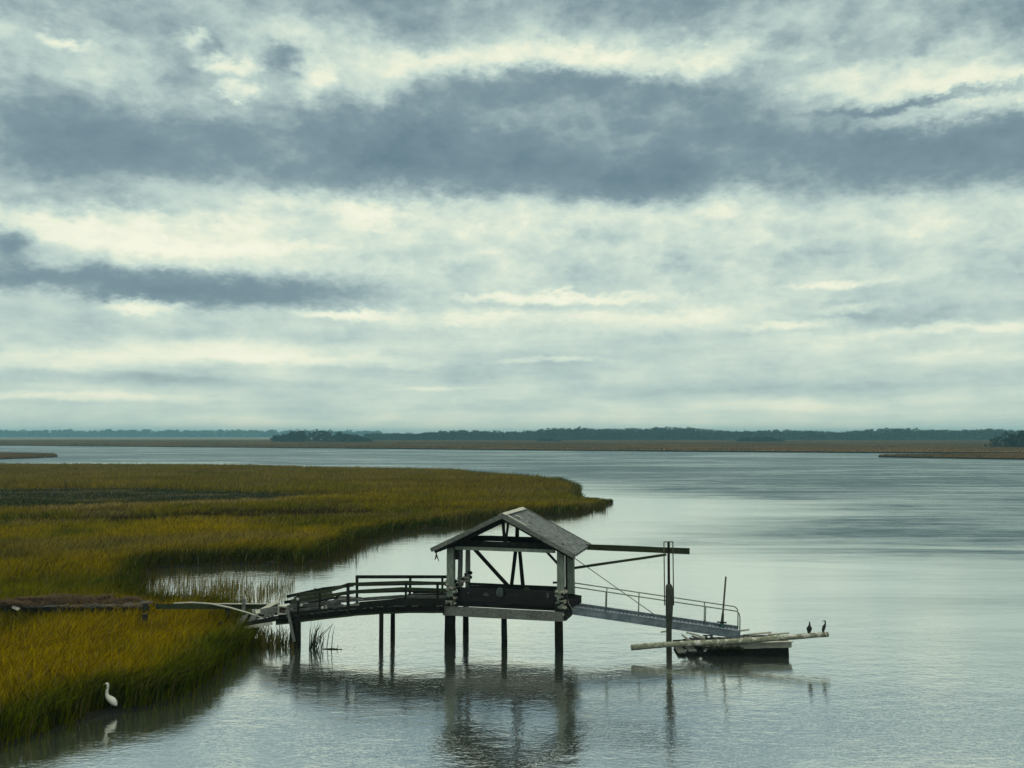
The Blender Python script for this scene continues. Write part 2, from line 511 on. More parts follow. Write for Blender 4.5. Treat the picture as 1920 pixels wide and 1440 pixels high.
class MB:
    def __init__(self):
        self.v, self.f, self.uv = [], [], {}

    def quadstrip(self, rings, closed=True, cap=True):
        n = len(rings[0])
        b = len(self.v)
        for r in rings:
            self.v += [tuple(p) for p in r]
        for i in range(len(rings) - 1):
            for j in range(n if closed else n - 1):
                k = (j + 1) % n
                self.f.append((b + i * n + j, b + i * n + k, b + (i + 1) * n + k, b + (i + 1) * n + j))
        if cap:
            self.f.append(tuple(b + j for j in range(n))[::-1])
            self.f.append(tuple(b + (len(rings) - 1) * n + j for j in range(n)))
        return self

    def beam(self, p0, p1, w, h, up=(0, 0, 1), jit=0.0, seg=1, roll=0.0, sag=0.0):
        """board from p0 to p1, w across, h along up"""
        p0, p1, up = Vector(p0), Vector(p1), Vector(up)
        d = (p1 - p0).normalized()
        s = d.cross(up)
        if s.length < 1e-4:
            s = d.cross(Vector((0, 1, 0)))
        s.normalize()
        t = s.cross(d).normalized()
        if roll:
            q = Matrix.Rotation(roll, 3, d)
            s, t = q @ s, q @ t
        rings = []
        for i in range(seg + 1):
            c = p0.lerp(p1, i / seg)
            c = c + Vector((0, 0, -sag * 4 * (i / seg) * (1 - i / seg)))
            r = []
            for a, e in ((-1, -1), (1, -1), (1, 1), (-1, 1)):
                j = Vector((random.uniform(-jit, jit), random.uniform(-jit, jit), random.uniform(-jit, jit)))
                r.append(c + s * (a * w / 2) + t * (e * h / 2) + j)
            rings.append(r)
        return self.quadstrip(rings)

    def tube(self, pts, rad, n=10, jit=0.0, flat=1.0, cap=True, axis=None):
        pts = [Vector(p) for p in pts]
        if isinstance(rad, (int, float)):
            rad = [rad] * len(pts)
        rings = []
        ref = None
        for i, p in enumerate(pts):
            d = (pts[min(i + 1, len(pts) - 1)] - pts[max(i - 1, 0)]).normalized()
            if ref is None:
                ref = d.orthogonal().normalized() if axis is None else Vector(axis)
            s = (ref - d * ref.dot(d)).normalized()
            ref = s
            t = d.cross(s)
            r = []
            for k in range(n):
                a = 2 * math.pi * k / n
                rr = rad[i] * (1 + random.uniform(-jit, jit))
                r.append(p + s * (math.cos(a) * rr) + t * (math.sin(a) * rr * flat))
            rings.append(r)
        return self.quadstrip(rings, cap=cap)

    def blob(self, c, rx, ry, rz, n=10, m=7, jit=0.12):
        c = Vector(c)
        rings = []
        for i in range(m + 1):
            th = math.pi * (i + 0.02) / (m + 0.04)
            ring = []
            for k in range(n):
                a = 2 * math.pi * k / n
                q = 1 + random.uniform(-jit, jit)
                ring.append(c + Vector((math.sin(th) * math.cos(a) * rx * q, math.sin(th) * math.sin(a) * ry * q, math.cos(th) * rz * q)))
            rings.append(ring)
        return self.quadstrip(rings[::-1])

    def poly(self, pts):
        b = len(self.v)
        self.v += [tuple(p) for p in pts]
        self.f.append(tuple(range(b, b + len(pts))))
        return self

    def build(self, name, m, parent=None, smooth=False):
        off = wloc(parent) if parent is not None else Vector((0, 0, 0))
        if parent is None and self.v:
            a = np.array(self.v)
            off = Vector((float(a[:, 0].mean()), float(a[:, 1].mean()), float(a[:, 2].min())))
        me = bpy.data.meshes.new(name)
        me.from_pydata([tuple(Vector(p) - off) for p in self.v], [], self.f)
        me.materials.append(m)
        if smooth:
            me.polygons.foreach_set('use_smooth', [True] * len(me.polygons))
        me.update()
        o = bpy.data.objects.new(name, me)
        COL.objects.link(o)
        if parent is not None:
            o.parent = parent
        else:
            o.location = off
        return o


def dup(root, loc, label=None):
    r = root.copy()
    COL.objects.link(r)
    r.location = loc
    if label:
        r['label'] = label
    for ch in list(root.children):
        c = ch.copy()
        COL.objects.link(c)
        c.parent = r
        for g2 in ch.children:
            d = g2.copy()
            COL.objects.link(d)
            d.parent = c
    return r


# ------------------------------------------------------------------ numpy noise
_perm = np.random.default_rng(3).random((256, 256))


def vnoise(x, y):
    xi, yi = np.floor(x).astype(int), np.floor(y).astype(int)
    fx, fy = x - xi, y - yi
    fx, fy = fx * fx * (3 - 2 * fx), fy * fy * (3 - 2 * fy)
    a, b = _perm[xi & 255, yi & 255], _perm[(xi + 1) & 255, yi & 255]
    c, d = _perm[xi & 255, (yi + 1) & 255], _perm[(xi + 1) & 255, (yi + 1) & 255]
    return (a * (1 - fx) + b * fx) * (1 - fy) + (c * (1 - fx) + d * fx) * fy


def fbm(x, y, o=4):
    s, a, t = 0, 1, 0
    for i in range(o):
        s = s + a * vnoise(x * 2 ** i + 17.3 * i, y * 2 ** i + 5.1 * i)
        t += a
        a *= 0.55
    return s / t


def inside(poly, x, y):
    r = np.zeros(x.shape, bool)
    n = len(poly)
    for i in range(n):
        x0, y0 = poly[i]
        x1, y1 = poly[(i + 1) % n]
        if y0 == y1:
            continue
        c = ((y0 > y) != (y1 > y)) & (x < (x1 - x0) * (y - y0) / (y1 - y0) + x0)
        r ^= c
    return r


def edge_dist(poly, x, y):
    d2 = np.full(x.shape, 1e12)
    n = len(poly)
    for i in range(n):
        x0, y0 = poly[i]
        x1, y1 = poly[(i + 1) % n]
        dx, dy = x1 - x0, y1 - y0
        L = dx * dx + dy * dy + 1e-9
        t = np.clip(((x - x0) * dx + (y - y0) * dy) / L, 0, 1)
        d2 = np.minimum(d2, (x - x0 - t * dx) ** 2 + (y - y0 - t * dy) ** 2)
    return np.sqrt(d2)


def rough_poly(pts, step, amp):
    """subdivide an outline and make it wander"""
    out = []
    n = len(pts)
    for i in range(n):
        a, b = Vector(pts[i]), Vector(pts[(i + 1) % n])
        L = (b - a).length
        k = max(1, int(L / step))
        nx, ny = -(b - a).y / max(L, 1e-6), (b - a).x / max(L, 1e-6)
        for j in range(k):
            p = a.lerp(b, j / k)
            w = (random.uniform(-amp, amp)) if j else 0
            out.append((p.x + nx * w, p.y + ny * w))
    return out


def sheet(name, poly, z, m, kind, skirt=0.3, label=None, cat=None):
    bm = bmesh.new()
    top = [bm.verts.new((p[0], p[1], z)) for p in poly]
    for tri in tessellate_polygon([[Vector((p[0], p[1], 0)) for p in poly]]):
        bm.faces.new([top[i] for i in tri])
    low = [bm.verts.new((p[0], p[1], z - skirt)) for p in poly]
    n = len(poly)
    for i in range(n):
        j = (i + 1) % n
        bm.faces.new((top[i], top[j], low[j], low[i]))
    bmesh.ops.recalc_face_normals(bm, faces=bm.faces)
    me = bpy.data.meshes.new(name)
    bm.to_mesh(me)
    bm.free()
    me.materials.append(m)
    me.materials.append(M['far_bank'])
    for p in me.polygons:
        p.material_index = 1 if abs(p.normal.z) < .5 else 0
    o = bpy.data.objects.new(name, me)
    COL.objects.link(o)
    return tag(o, label, cat, None, kind)


def blades(name, x, y, z0, h, w, bx, by, col, m, label, cat, two=True, parent=None):
    """all blades of one stand of grass as one mesh; col (n,3)"""
    n = len(x)
    ph = rng.random(n) * math.pi * 2
    sx, sy = np.cos(ph) * w / 2, np.sin(ph) * w / 2
    k = 5 if two else 3
    V = np.empty((n, k, 3), np.float32)
    V[:, 0] = np.stack([x - sx, y - sy, z0], 1)
    V[:, 1] = np.stack([x + sx, y + sy, z0], 1)
    if two:
        mx, my, mz = x + bx * h * .28, y + by * h * .28, z0 + h * .60
        V[:, 2] = np.stack([mx + sx * .75, my + sy * .75, mz], 1)
        V[:, 3] = np.stack([mx - sx * .75, my - sy * .75, mz], 1)
    b = np.sqrt(bx * bx + by * by)
    V[:, k - 1] = np.stack([x + bx * h, y + by * h, z0 + h * (1 - .25 * b)], 1)
    base = (np.arange(n) * k)[:, None]
    me = bpy.data.meshes.new(name)
    me.vertices.add(n * k)
    me.vertices.foreach_set('co', V.reshape(-1))
    if two:
        loops = np.concatenate([base + np.array([0, 1, 2, 3]), base + np.array([3, 2, 4])], 1).reshape(-1)
        tot = np.tile([4, 3], n)
    else:
        loops = (base + np.array([0, 1, 2])).reshape(-1)
        tot = np.full(n, 3)
    st = np.concatenate([[0], np.cumsum(tot)[:-1]])
    me.loops.add(len(loops))
    me.loops.foreach_set('vertex_index', loops.astype(np.int32))
    me.polygons.add(len(tot))
    me.polygons.foreach_set('loop_start', st.astype(np.int32))
    me.polygons.foreach_set('loop_total', tot.astype(np.int32))
    at = me.attributes.new('col', 'FLOAT_COLOR', 'FACE')
    c4 = np.concatenate([col, np.ones((n, 1))], 1)
    if two:
        c4 = np.repeat(c4, 2, 0)
    at.data.foreach_set('color', c4.astype(np.float32).reshape(-1))
    me.update(calc_edges=True)
    me.materials.append(m)
    o = bpy.data.objects.new(name, me)
    COL.objects.link(o)
    return tag(o, label, cat, None, 'stuff')


# ------------------------------------------------------------------ water and marsh ground
FAR = 7600
bm = bmesh.new()
vs = [bm.verts.new(p) for p in ((-6000, -150, 0), (6000, -150, 0), (6000, FAR, 0), (-6000, FAR, 0))]
bm.faces.new(vs)
me = bpy.data.meshes.new('water')
bm.to_mesh(me)
bm.free()
me.materials.append(M['water'])
water = bpy.data.objects.new('water', me)
COL.objects.link(water)
tag(water, 'wide grey tidal river with wind ripples', 'water', None, 'structure')

xy = lambda px, py: tuple(onz(px, py)[:2])
marsh_line = [xy(*p) for p in (
    (-60, 1420), (0, 1400), (70, 1382), (140, 1358), (205, 1338), (285, 1326), (340, 1310), (385, 1286), (420, 1258),
    (448, 1234), (472, 1212), (478, 1198), (466, 1184), (455, 1172), (420, 1160), (360, 1155), (290, 1150), (262, 1138),
    (250, 1108), (256, 1076),
    (300, 1064), (350, 1061), (430, 1057), (500, 1056), (556, 1060), (600, 1054), (640, 1036), (676, 1017), (730, 1002), (790, 994),
    (850, 988), (900, 978), (960, 969), (1040, 967), (1090, 962), (1128, 953), (1142, 947))]
back = [(14.9, 134.5), (13.0, 137.5), (10.6, 146), (12.2, 160), (12.4, 172), (10.2, 194), (0, 213), (-17, 244), (-48, 258), (-94, 284), (-165, 290), (-280, 292),
        (-280, 120), (-70, 30)]
marsh_poly = rough_poly(marsh_line + back, 1.3, 0.42)
sheet('marsh_mud', marsh_poly, 0.10, M['mud'], 'structure', .5, 'dark wet mud under the marsh grass', 'mud')

GOLD, OLIVE, GREEN = np.array((.255, .186, .0009)), np.array((.128, .121, .0009)), np.array((.046, .074, .002))
TAN, BROWN, SEDGE = np.array((.25, .19, .070)), np.array((.085, .052, .005)), np.array((.044, .055, .016))


def lerp(a, b, t):
    t = np.clip(t, 0, 1)[:, None]
    return a * (1 - t) + b * t


def sstep(x, a, b):
    t = np.clip((x - a) / (b - a), 0, 1)
    return t * t * (3 - 2 * t)


def zone(x, y, e):
    """colour and height of the grass: where it grows decides its kind"""
    n = len(x)
    n1, n2, n3 = fbm(x / 26, y / 26), fbm(x / 7 + 40, y / 7), fbm(x / 2.2, y / 2.2 + 9, 3)
    c = lerp(OLIVE[None].repeat(n, 0), GOLD[None].repeat(n, 0), sstep(n1 * .55 + n2 * .45, .36, .60))
    c = lerp(c, GREEN[None].repeat(n, 0), sstep(n3 * .6 + (1 - n2) * .4, .53, .72) * .75)
    far = sstep(y, 150, 210)
    c = lerp(c, TAN[None].repeat(n, 0) * .85, far * sstep(n2, .46, .62) * .7)
    c = lerp(c, BROWN[None].repeat(n, 0), far * sstep(n1, .5, .62) * .5)
    h = 1.05 + .35 * n2 + .25 * (n1 - .5)
    # wet sedge flat across the left of the marsh
    wob = (fbm(x / 18 + 3, y / 18) - .5)
    yc, hw = 142 + 14 * wob, 25 - np.clip(x + 62, 0, 40) * .58
    fl = sstep(hw - np.abs(y - yc), -1.5, 3.0)
    c = lerp(c, SEDGE[None].repeat(n, 0) * (.75 + .4 * n3[:, None]), fl)
    st = sstep(fbm(x / 34 + 5, y / 6 + 2), .50, .60) * sstep(y, 85, 130) * (1 - fl)
    c = lerp(c, BROWN[None].repeat(n, 0), st * .6)
    h = h * (1 - .72 * fl)
    c = c * (.62 + .72 * fbm(x / 16 + 11, y / 9 + 4))[:, None]
    tip = sstep(x, 5, 14) * sstep(-y, -150, -140)
    h = h * (1 - .55 * tip)
    c = lerp(c, GOLD[None].repeat(n, 0) * .9, sstep(y, 85, 140) * (1 - fl) * .35)
    # bleached wrack line along its near edge
    wr = sstep(4.5 - np.abs(y - (yc - hw - 4.5)), 0, 3) * sstep(x, -66, -56) * sstep(-x, 28, 36)
    c = lerp(c, TAN[None].repeat(n, 0) * 1.15, wr * .9)
    h = h * (1 - .10 * wr)
    # brown dieback and old creek scars in front of it
    br = sstep(11 - np.abs(y - (106 + 16 * wob + .10 * (x + 40))), 0, 5) * sstep(fbm(x / 9 + 8, y / 4), .38, .52) * sstep(-x, 6, 18)
    c = lerp(c, BROWN[None].repeat(n, 0) * .55, br * .92)
    h = h * (1 - .45 * br)
    # tall green fringe on the creek banks, darkened to paint its shaded front
    ed = sstep(2.6 - e, 0, 2.2)
    c = lerp(c, GREEN[None].repeat(n, 0) * (.55 + .5 * sstep(-y, -50, -42))[:, None], ed * .88)
    h = h * (1 + .12 * ed) * np.where(e < .5, .85, 1)
    # dry patch of seed heads on the upper bank
    sd = sstep(fbm(x / 12 + 70, y / 5), .54, .66) * sstep(y, 60, 80)
    c = lerp(c, TAN[None].repeat(n, 0) * .8, sd * .5)
    return c, h


TROD = onz(208, 1338)               # the egret has trodden a gap in the stems here


def stand(name, y0, y1, x0f, x1f, dens, w, label, two=True, hmul=1.0):
    X, Y = [], []
    xa, xb = min(x0f(y0), x0f(y1)), max(x1f(y0), x1f(y1))
    n = int((xb - xa) * (y1 - y0) * dens)
    x, y = rng.uniform(xa, xb, n), rng.uniform(y0, y1, n)
    k = (x > x0f(y)) & (x < x1f(y)) & inside(marsh_poly, x, y) & (np.hypot(x - TROD.x, y - TROD.y + .45) > .75)
    x, y = x[k], y[k]
    e = edge_dist(marsh_poly, x, y)
    # grass grows in tussocks; the shade between them is put into blade colour
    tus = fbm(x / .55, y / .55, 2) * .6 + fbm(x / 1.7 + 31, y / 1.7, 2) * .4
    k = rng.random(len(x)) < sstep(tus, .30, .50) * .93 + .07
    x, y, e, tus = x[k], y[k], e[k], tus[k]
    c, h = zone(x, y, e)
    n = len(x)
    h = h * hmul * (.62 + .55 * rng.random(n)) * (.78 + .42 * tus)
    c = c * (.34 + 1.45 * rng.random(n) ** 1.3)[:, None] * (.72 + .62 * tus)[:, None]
    dry = rng.random(n) < .06
    c[dry] = TAN * (.6 + .6 * rng.random(dry.sum()))[:, None]
    wind = fbm(x / 3.5 + 90, y / 3.5, 2) - .35
    bx = .12 + .70 * wind + rng.normal(0, .27, n)
    by = .5 * (fbm(x / 2.7 + 60, y / 2.7, 2) - .5) + rng.normal(-.05, .24, n)
    return blades(name, x, y, np.full(n, .08), h, w * (.7 + .6 * rng.random(n)), bx, by, c, M['grass'], label, 'grass', two)


left = lambda y: -.62 * y - 6
right = lambda y: y * 0 + 40
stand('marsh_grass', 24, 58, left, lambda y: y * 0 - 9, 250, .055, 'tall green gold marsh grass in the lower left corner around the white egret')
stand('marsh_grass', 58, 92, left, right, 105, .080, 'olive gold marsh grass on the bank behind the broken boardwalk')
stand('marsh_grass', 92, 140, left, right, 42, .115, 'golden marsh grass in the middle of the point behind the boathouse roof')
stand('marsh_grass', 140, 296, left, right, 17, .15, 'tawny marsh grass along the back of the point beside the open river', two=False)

# thin reeds standing in the bright water of the cove
cove = [xy(*p) for p in ((268, 1136), (520, 1142), (545, 1112), (560, 1086), (270, 1080))]
nx = 15000
x, y = rng.uniform(-27, -13, nx), rng.uniform(48, 68, nx)
k = inside(cove, x, y) & (rng.random(nx) < (sstep(fbm(x / 1.1, y / 1.6, 2), .38, .6) * .8 + .1) * np.clip(1.25 - (y - 50) / 13, .12, 1))
x, y = x[k], y[k]
n = len(x)
c = lerp(TAN[None].repeat(n, 0), OLIVE[None].repeat(n, 0), rng.random(n)) * .9
blades('marsh_grass', x, y, np.full(n, -.02), .40 + .55 * rng.random(n), .022 + .02 * rng.random(n), rng.normal(.1, .2, n), rng.normal(0, .15, n), c,
       M['grass'], 'thin pale grass stems standing in the bright water of the cove', 'grass')
# stragglers wading out all along the upper bank
n0 = 160000
x, y = rng.uniform(-27, 18, n0), rng.uniform(60, 140, n0)
e = edge_dist(marsh_poly, x, y)
k = (~inside(marsh_poly, x, y)) & (x < 12.5) & (e < 3.0) & (rng.random(n0) < np.exp(-e / .7) * .8 * (.3 + fbm(x / 2, y / 2, 2)))
x, y = x[k], y[k]
n = len(x)
c = lerp(GREEN[None].repeat(n, 0) * .7, BROWN[None].repeat(n, 0), rng.random(n))
blades('marsh_grass', x, y, np.full(n, -.02), .35 + .7 * rng.random(n), .045 + .03 * rng.random(n), rng.normal(.2, .25, n), rng.normal(-.1, .2, n), c,
       M['grass'], 'sparse stems fraying out from the upper bank into the river', 'grass')
# low grass edge of the near bank, thinning into the water
n0 = 30000
x, y = rng.uniform(-24, -8, n0), rng.uniform(28, 53, n0)
e = edge_dist(marsh_poly, x, y)
k = (np.hypot(x - TROD.x, y - TROD.y + .45) > .75) & (~inside(marsh_poly, x, y)) & (e < 1.6) & (rng.random(n0) < np.exp(-e / .35) * .9) & (x < -11.6)
x, y = x[k], y[k]
n = len(x)
c = lerp(GREEN[None].repeat(n, 0), OLIVE[None].repeat(n, 0), rng.random(n))
blades('marsh_grass', x, y, np.full(n, -.02), .3 + .6 * rng.random(n), .025 + .02 * rng.random(n), rng.normal(.25, .25, n), rng.normal(-.1, .2, n), c,
       M['grass'], 'sparse dark stems wading out from the near bank by the egret', 'grass')

# ------------------------------------------------------------------ far shore
far_front = [xy(px, py) for px, py in ((-160, 834.6), (0, 835.4), (320, 838.2), (640, 841), (960, 844.2), (1280, 847), (1600, 849.5), (1920, 850.5), (2150, 851))]
far_poly = rough_poly(far_front + [(2600, 700), (2600, 1600), (400, 1620), (-420, 1900), (-700, 2400), (-1500, 2450), (-1500, 900)], 18, 2.5)
sheet('far_marsh_ground', far_poly, 0.85, M['far_marsh'], 'structure', 1.2, 'brown salt marsh flat across the river', 'marsh')
spit = rough_poly([xy(1647, 857.4), xy(1760, 859.6), xy(1920, 862.0), xy(2120, 864)] + [(420, 420), (420, 470), (240, 440), (171, 415)], 9, 1.0)
sheet('spit_ground', spit, 0.65, M['far_marsh'], 'structure', .9, 'low marsh spit at the right edge', 'marsh')
islet = rough_poly([xy(-120, 863), xy(0, 861.5), xy(60, 859.5), xy(108, 857.5), xy(100, 853.5), xy(0, 851.5), xy(-120, 851)], 8, 1.0)
sheet('islet_ground', islet, 0.35, M['mud'], 'structure', .6, 'small marsh islet at the left edge', 'marsh')


def far_stand(name, poly, n, wid, hgt, z0, label, front_only=None, x0=None, x1=None, y0=None, y1=None, cols=(TAN, BROWN)):
    a = np.array(poly)
    x0 = a[:, 0].min() if x0 is None else x0
    x1 = a[:, 0].max() if x1 is None else x1
    y0 = a[:, 1].min() if y0 is None else y0
    y1 = a[:, 1].max() if y1 is None else y1
    x, y = rng.uniform(x0, x1, n), rng.uniform(y0, y1, n)
    k = inside(poly, x, y) & (np.abs(x) < .66 * y + 20)
    x, y = x[k], y[k]
    if front_only:
        e = edge_dist(poly, x, y)
        k = e < front_only
        x, y = x[k], y[k]
    n = len(x)
    q = fbm(x / 60, y / 60)
    c = lerp(cols[0][None].repeat(n, 0), cols[1][None].repeat(n, 0), sstep(q, .35, .65)) * (.6 + .6 * rng.random(n))[:, None]
    return blades(name, x, y, np.full(n, z0), hgt * (.6 + .7 * rng.random(n)), wid * (.6 + .8 * rng.random(n)), rng.normal(.1, .2, n), rng.normal(0, .2, n), c,
                  M['grass'], label, 'grass', two=False)


DULL = np.array((.215, .140, .065))
DULL2 = np.array((.130, .095, .040))
far_stand('far_marsh_grass', far_poly, 420000, .8, 1.0, .80, 'brown marsh grass on the far side of the river in front of the woods', None, -900, 1000, 470, 1500, (DULL, DULL2))
far_stand('spit_grass', spit, 60000, .5, .9, .55, 'brown grass on the low spit at the right edge', None, 160, 330, 330, 480, (DULL, DULL2))
far_stand('islet_grass', islet, 60000, .4, 1.0, .30, 'dull olive grass on the small islet at the left edge', None, -330, -170, 340, 480, (DULL, DULL2))


# ------------------------------------------------------------------ far woods
def wood_mass(name, trees, m, label, leaf=1.6, per=70, seed=1, brush=0):
    """trees: (x, y, z, height, crown width); one far mass of leaf clumps and stems"""
    r = np.random.default_rng(seed)
    V, F = [], []

    def clump(c, s):
        a = r.normal(size=3)
        a /= np.linalg.norm(a)
        b = np.cross(a, r.normal(size=3))
        b /= np.linalg.norm(b) + 1e-9
        a, b = a * s, b * s * .7
        i = len(V)
        V.extend([c - a - b * .4, c - a * .2 - b, c + a + b * .3, c + a * .1 + b])
        F.append((i, i + 1, i + 2, i + 3))
    for (x, y, z, h, w) in trees:
        tier = r.uniform(.35, .6)
        lobes = [(r.normal(0, w * .24), r.normal(0, w * .24), h * r.uniform(tier, .95), w * r.uniform(.18, .34)) for _ in range(6)]
        for k in range(per):
            lx, ly, lz, lr = lobes[k % 6]
            d = r.normal(size=3)
            d /= np.linalg.norm(d)
            p = np.array((x + lx, y + ly, z + lz)) + d * lr * np.array((1.2, 1.2, .7)) * r.uniform(.5, 1.0)
            p[2] = min(p[2], z + h * 1.04)
            clump(p, leaf * r.uniform(.5, 1.1))
        for k in range(brush):
            clump(np.array((x + r.normal(0, w * .45), y + r.normal(0, w * .4), z + h * r.uniform(.03, .6))), leaf * r.uniform(.9, 1.7))
        i = len(V)
        t = .012 * h
        for zz, q in ((0, 1.0), (h * .8, .4)):
            for dx, dy in ((-t, -t), (t, -t), (t, t), (-t, t)):
                V.append(np.array((x + dx * q, y + dy * q, z + zz)))
        for j in range(4):
            F.append((i + j, i + (j + 1) % 4, i + 4 + (j + 1) % 4, i + 4 + j))
    me = bpy.data.meshes.new(name)
    me.from_pydata([tuple(map(float, v)) for v in V], [], F)
    me.materials.append(m)
    o = bpy.data.objects.new(name, me)
    COL.objects.link(o)
    return tag(o, label, 'woods', None, 'stuff')


def px_x(px, d):
    return (px - 960) / FPX * d


rr = random.Random(5)
trees = []
for row in range(4):
    px = 688.0
    while px < 2080:
        d = 1440 + row * 22 + rr.uniform(-10, 10)
        x = px_x(px, d)
        edge = min(1, (px - 680) / 240)
        prof = 17.5 + 2.6 * math.sin(px * .011 + 1) + 1.8 * math.sin(px * .031) - max(0, (px - 1400)) * .006
        h = prof * (.50 + .50 * edge) * rr.uniform(.80, 1.10) * (1.12 if rr.random() < .06 else 1)
        trees.append((x, d, .6, h, rr.uniform(8.5, 13)))
        px += rr.uniform(3.2, 6.5)
wood_mass('distant_woods', trees, M['leaf'], 'long dark line of pine woods behind the brown marsh', 1.5, 60, 2, 26)
trees = []
for k in range(300):
    px = rr.uniform(-200, 720)
    d = 3500 + rr.uniform(-60, 60)
    trees.append((px_x(px, d), d, 0, rr.uniform(20, 29) - max(0, px - 300) * .010, rr.uniform(20, 34)))
wood_mass('distant_woods', trees, M['leaf'], 'faint blue wooded shore farthest away at left', 6.5, 36, 3, 22)
trees = []
for k in range(64):
    px = rr.uniform(518, 690)
    t = (px - 515) / 178
    env = min(1, .45 + t * 1.9) if t < .5 else max(.25, 1 - max(0, t - .62) * 2.0)
    d = 1120 + rr.uniform(-18, 18)
    trees.append((px_x(px, d), d, .7, 15.6 * env * rr.uniform(.82, 1.06), rr.uniform(7, 10)))
wood_mass('tree_hammock', trees, M['leaf_near'], 'dark rounded tree hammock standing alone on the far marsh', 1.2, 80, 4, 34)
trees = []
for k in range(46):
    px = rr.uniform(1860, 2040)
    d = 640 + rr.uniform(-14, 14)
    env = min(1, .72 + (px - 1858) * .006)
    trees.append((px_x(px, d), d, .7, 11.6 * env * rr.uniform(.74, 1.12), rr.uniform(4, 7)))
wood_mass('tree_hammock', trees, M['leaf_near'], 'dark tree clump cut by the right edge of the far marsh', .85, 80, 5, 34)
for (pa, pb, d, hh, lab) in ((1378, 1464, 1150, 7.2, 'low dark thicket in front of the far woods right of centre'),
                             (1006, 1046, 1180, 4.6, 'tiny dark thicket in front of the far woods near the middle')):
    trees = []
    for k in range(int((pb - pa) / 3)):
        px = rr.uniform(pa, pb)
        t = abs((px - pa) / (pb - pa) - .5) * 2
        trees.append((px_x(px, d), d + rr.uniform(-8, 8), .7, hh * (1 - .55 * t * t) * rr.uniform(.75, 1.05), rr.uniform(4, 6)))
    wood_mass('thicket', trees, M['leaf_near'], lab, 1.0, 50, 6, 30)

# ------------------------------------------------------------------ haze
hb = MB()
x0, x1, y0, y1, z0, z1 = -6300, 6300, -300, FAR + 250, -2.0, 46.0
hv = [(x0, y0, z0), (x1, y0, z0), (x1, y1, z0), (x0, y1, z0), (x0, y0, z1), (x1, y0, z1), (x1, y1, z1), (x0, y1, z1)]
hm = bpy.data.meshes.new('haze')
hm.from_pydata(hv, [], [(0, 3, 2, 1), (4, 5, 6, 7), (0, 1, 5, 4), (1, 2, 6, 5), (2, 3, 7, 6), (3, 0, 4, 7)])
mh, g = mat('haze_air')
pv = g.n('ShaderNodeVolumePrincipled')
pv.inputs['Color'].default_value = (.40, .82, 1.0, 1)
pv.inputs['Density'].default_value = 0.00022
pv.inputs['Density Attribute'].default_value = ''
pv.inputs['Temperature Attribute'].default_value = ''
pv.inputs['Color Attribute'].default_value = ''
go = g.n('ShaderNodeOutputMaterial')
g.nt.links.new(pv.outputs[0], go.inputs['Volume'])
mh.cycles.homogeneous_volume = True
hm.materials.append(mh)
haze = bpy.data.objects.new('haze', hm)
COL.objects.link(haze)
tag(haze, 'thin blue haze over the river and far shore', 'haze', None, 'stuff')

# ------------------------------------------------------------------ boathouse
A, B = onz(843, 1209), onz(1052, 1222)
U = (B - A).normalized()
Vv = Vector((-U.y, U.x, 0))
LW = (B - A).length                # width between the corner posts
LD = 2.6                           # depth between front and rear posts
DZ = 1.88                          # deck height


def D(u, v, z):
    p = A + U * u + Vv * v
    return Vector((p.x, p.y, z))


house = thing('boathouse', 'open sided timber boathouse with grey gable roof on tall piles', 'boathouse', D(LW / 2, LD / 2, 0))
wob = lambda s=.012: random.uniform(-s, s)


def pile(u, v, r, top, name='pile', parent=house, bot=-1.5):
    n = 5
    pts = [D(u + wob(), v + wob(), bot + (top - bot) * i / n) for i in range(n + 1)]
    return MB().tube(pts, [r * 1.05, r * 1.06, r * 1.02, r, r * .97, r * .95], 14, .04).build(name, M['creosote'], parent, True)


pile(0.06, .05, .22, 1.45)
pile(-.18, .40, .20, 1.45)
pile(.02, LD - .15, .15, 1.5)
pile(2.68, .05, .14, 1.45)
pile(LW - .10, .05, .20, 1.45)


def post(u, v, w, z0=1.5, z1=4.62, m='pale_post', d=None):
    b = MB()
    b.beam(D(u, v, z0), D(u + wob(.03), v + wob(.03), z1), w, d or w, up=Vv, jit=.008, seg=6)
    return b.build('post', M[m], house)


post(.06, .0, .33, 1.42, 4.62)
post(.08, 1.30, .19, 1.9, 4.62, 'grey_wood')
post(.08, LD, .20, 1.5, 4.60, 'grey_wood')
post(LW, .0, .31, 1.42, 4.58)
post(LW - .03, LD, .33, 1.6, 4.55)
pr = MB().beam(D(LW + .26, .06, 1.7), D(LW + .24, .1, 4.4), .09, .09, up=Vv, jit=.006, seg=4)
pr.build('post_batten', M['dark_wood'], house)


def hbeam(name, p0, p1, w, h, m, seg=8, jit=.008, sag=0, up=(0, 0, 1)):
    return MB().beam(p0, p1, w, h, up, jit, seg, 0, sag).build(name, M[m], house)


hbeam('floor_beam', D(-.24, -.22, 1.64), D(LW + .12, -.22, 1.64), .10, .44, 'grey_wood')
hbeam('floor_beam', D(.1, LD + .2, 1.64), D(LW + .1, LD + .2, 1.64), .12, .36, 'dark_wood')
hbeam('floor_beam', D(-.28, -.1, 1.62), D(-.28, LD + .1, 1.62), .12, .36, 'dark_wood')
hbeam('floor_beam', D(LW + .22, -.12, 1.62), D(LW + .22, LD + .1, 1.62), .12, .36, 'dark_wood')
b = MB()
nb = 15
for i in range(nb):
    v = -.08 + (LD + .2) * (i + .5) / nb
    b.beam(D(-.2, v, DZ + wob(.006)), D(LW + .15, v, DZ + wob(.006)), (LD + .2) / nb - .02, .045, jit=.005, seg=3)
b.build('floor', M['dark_wood'], house)
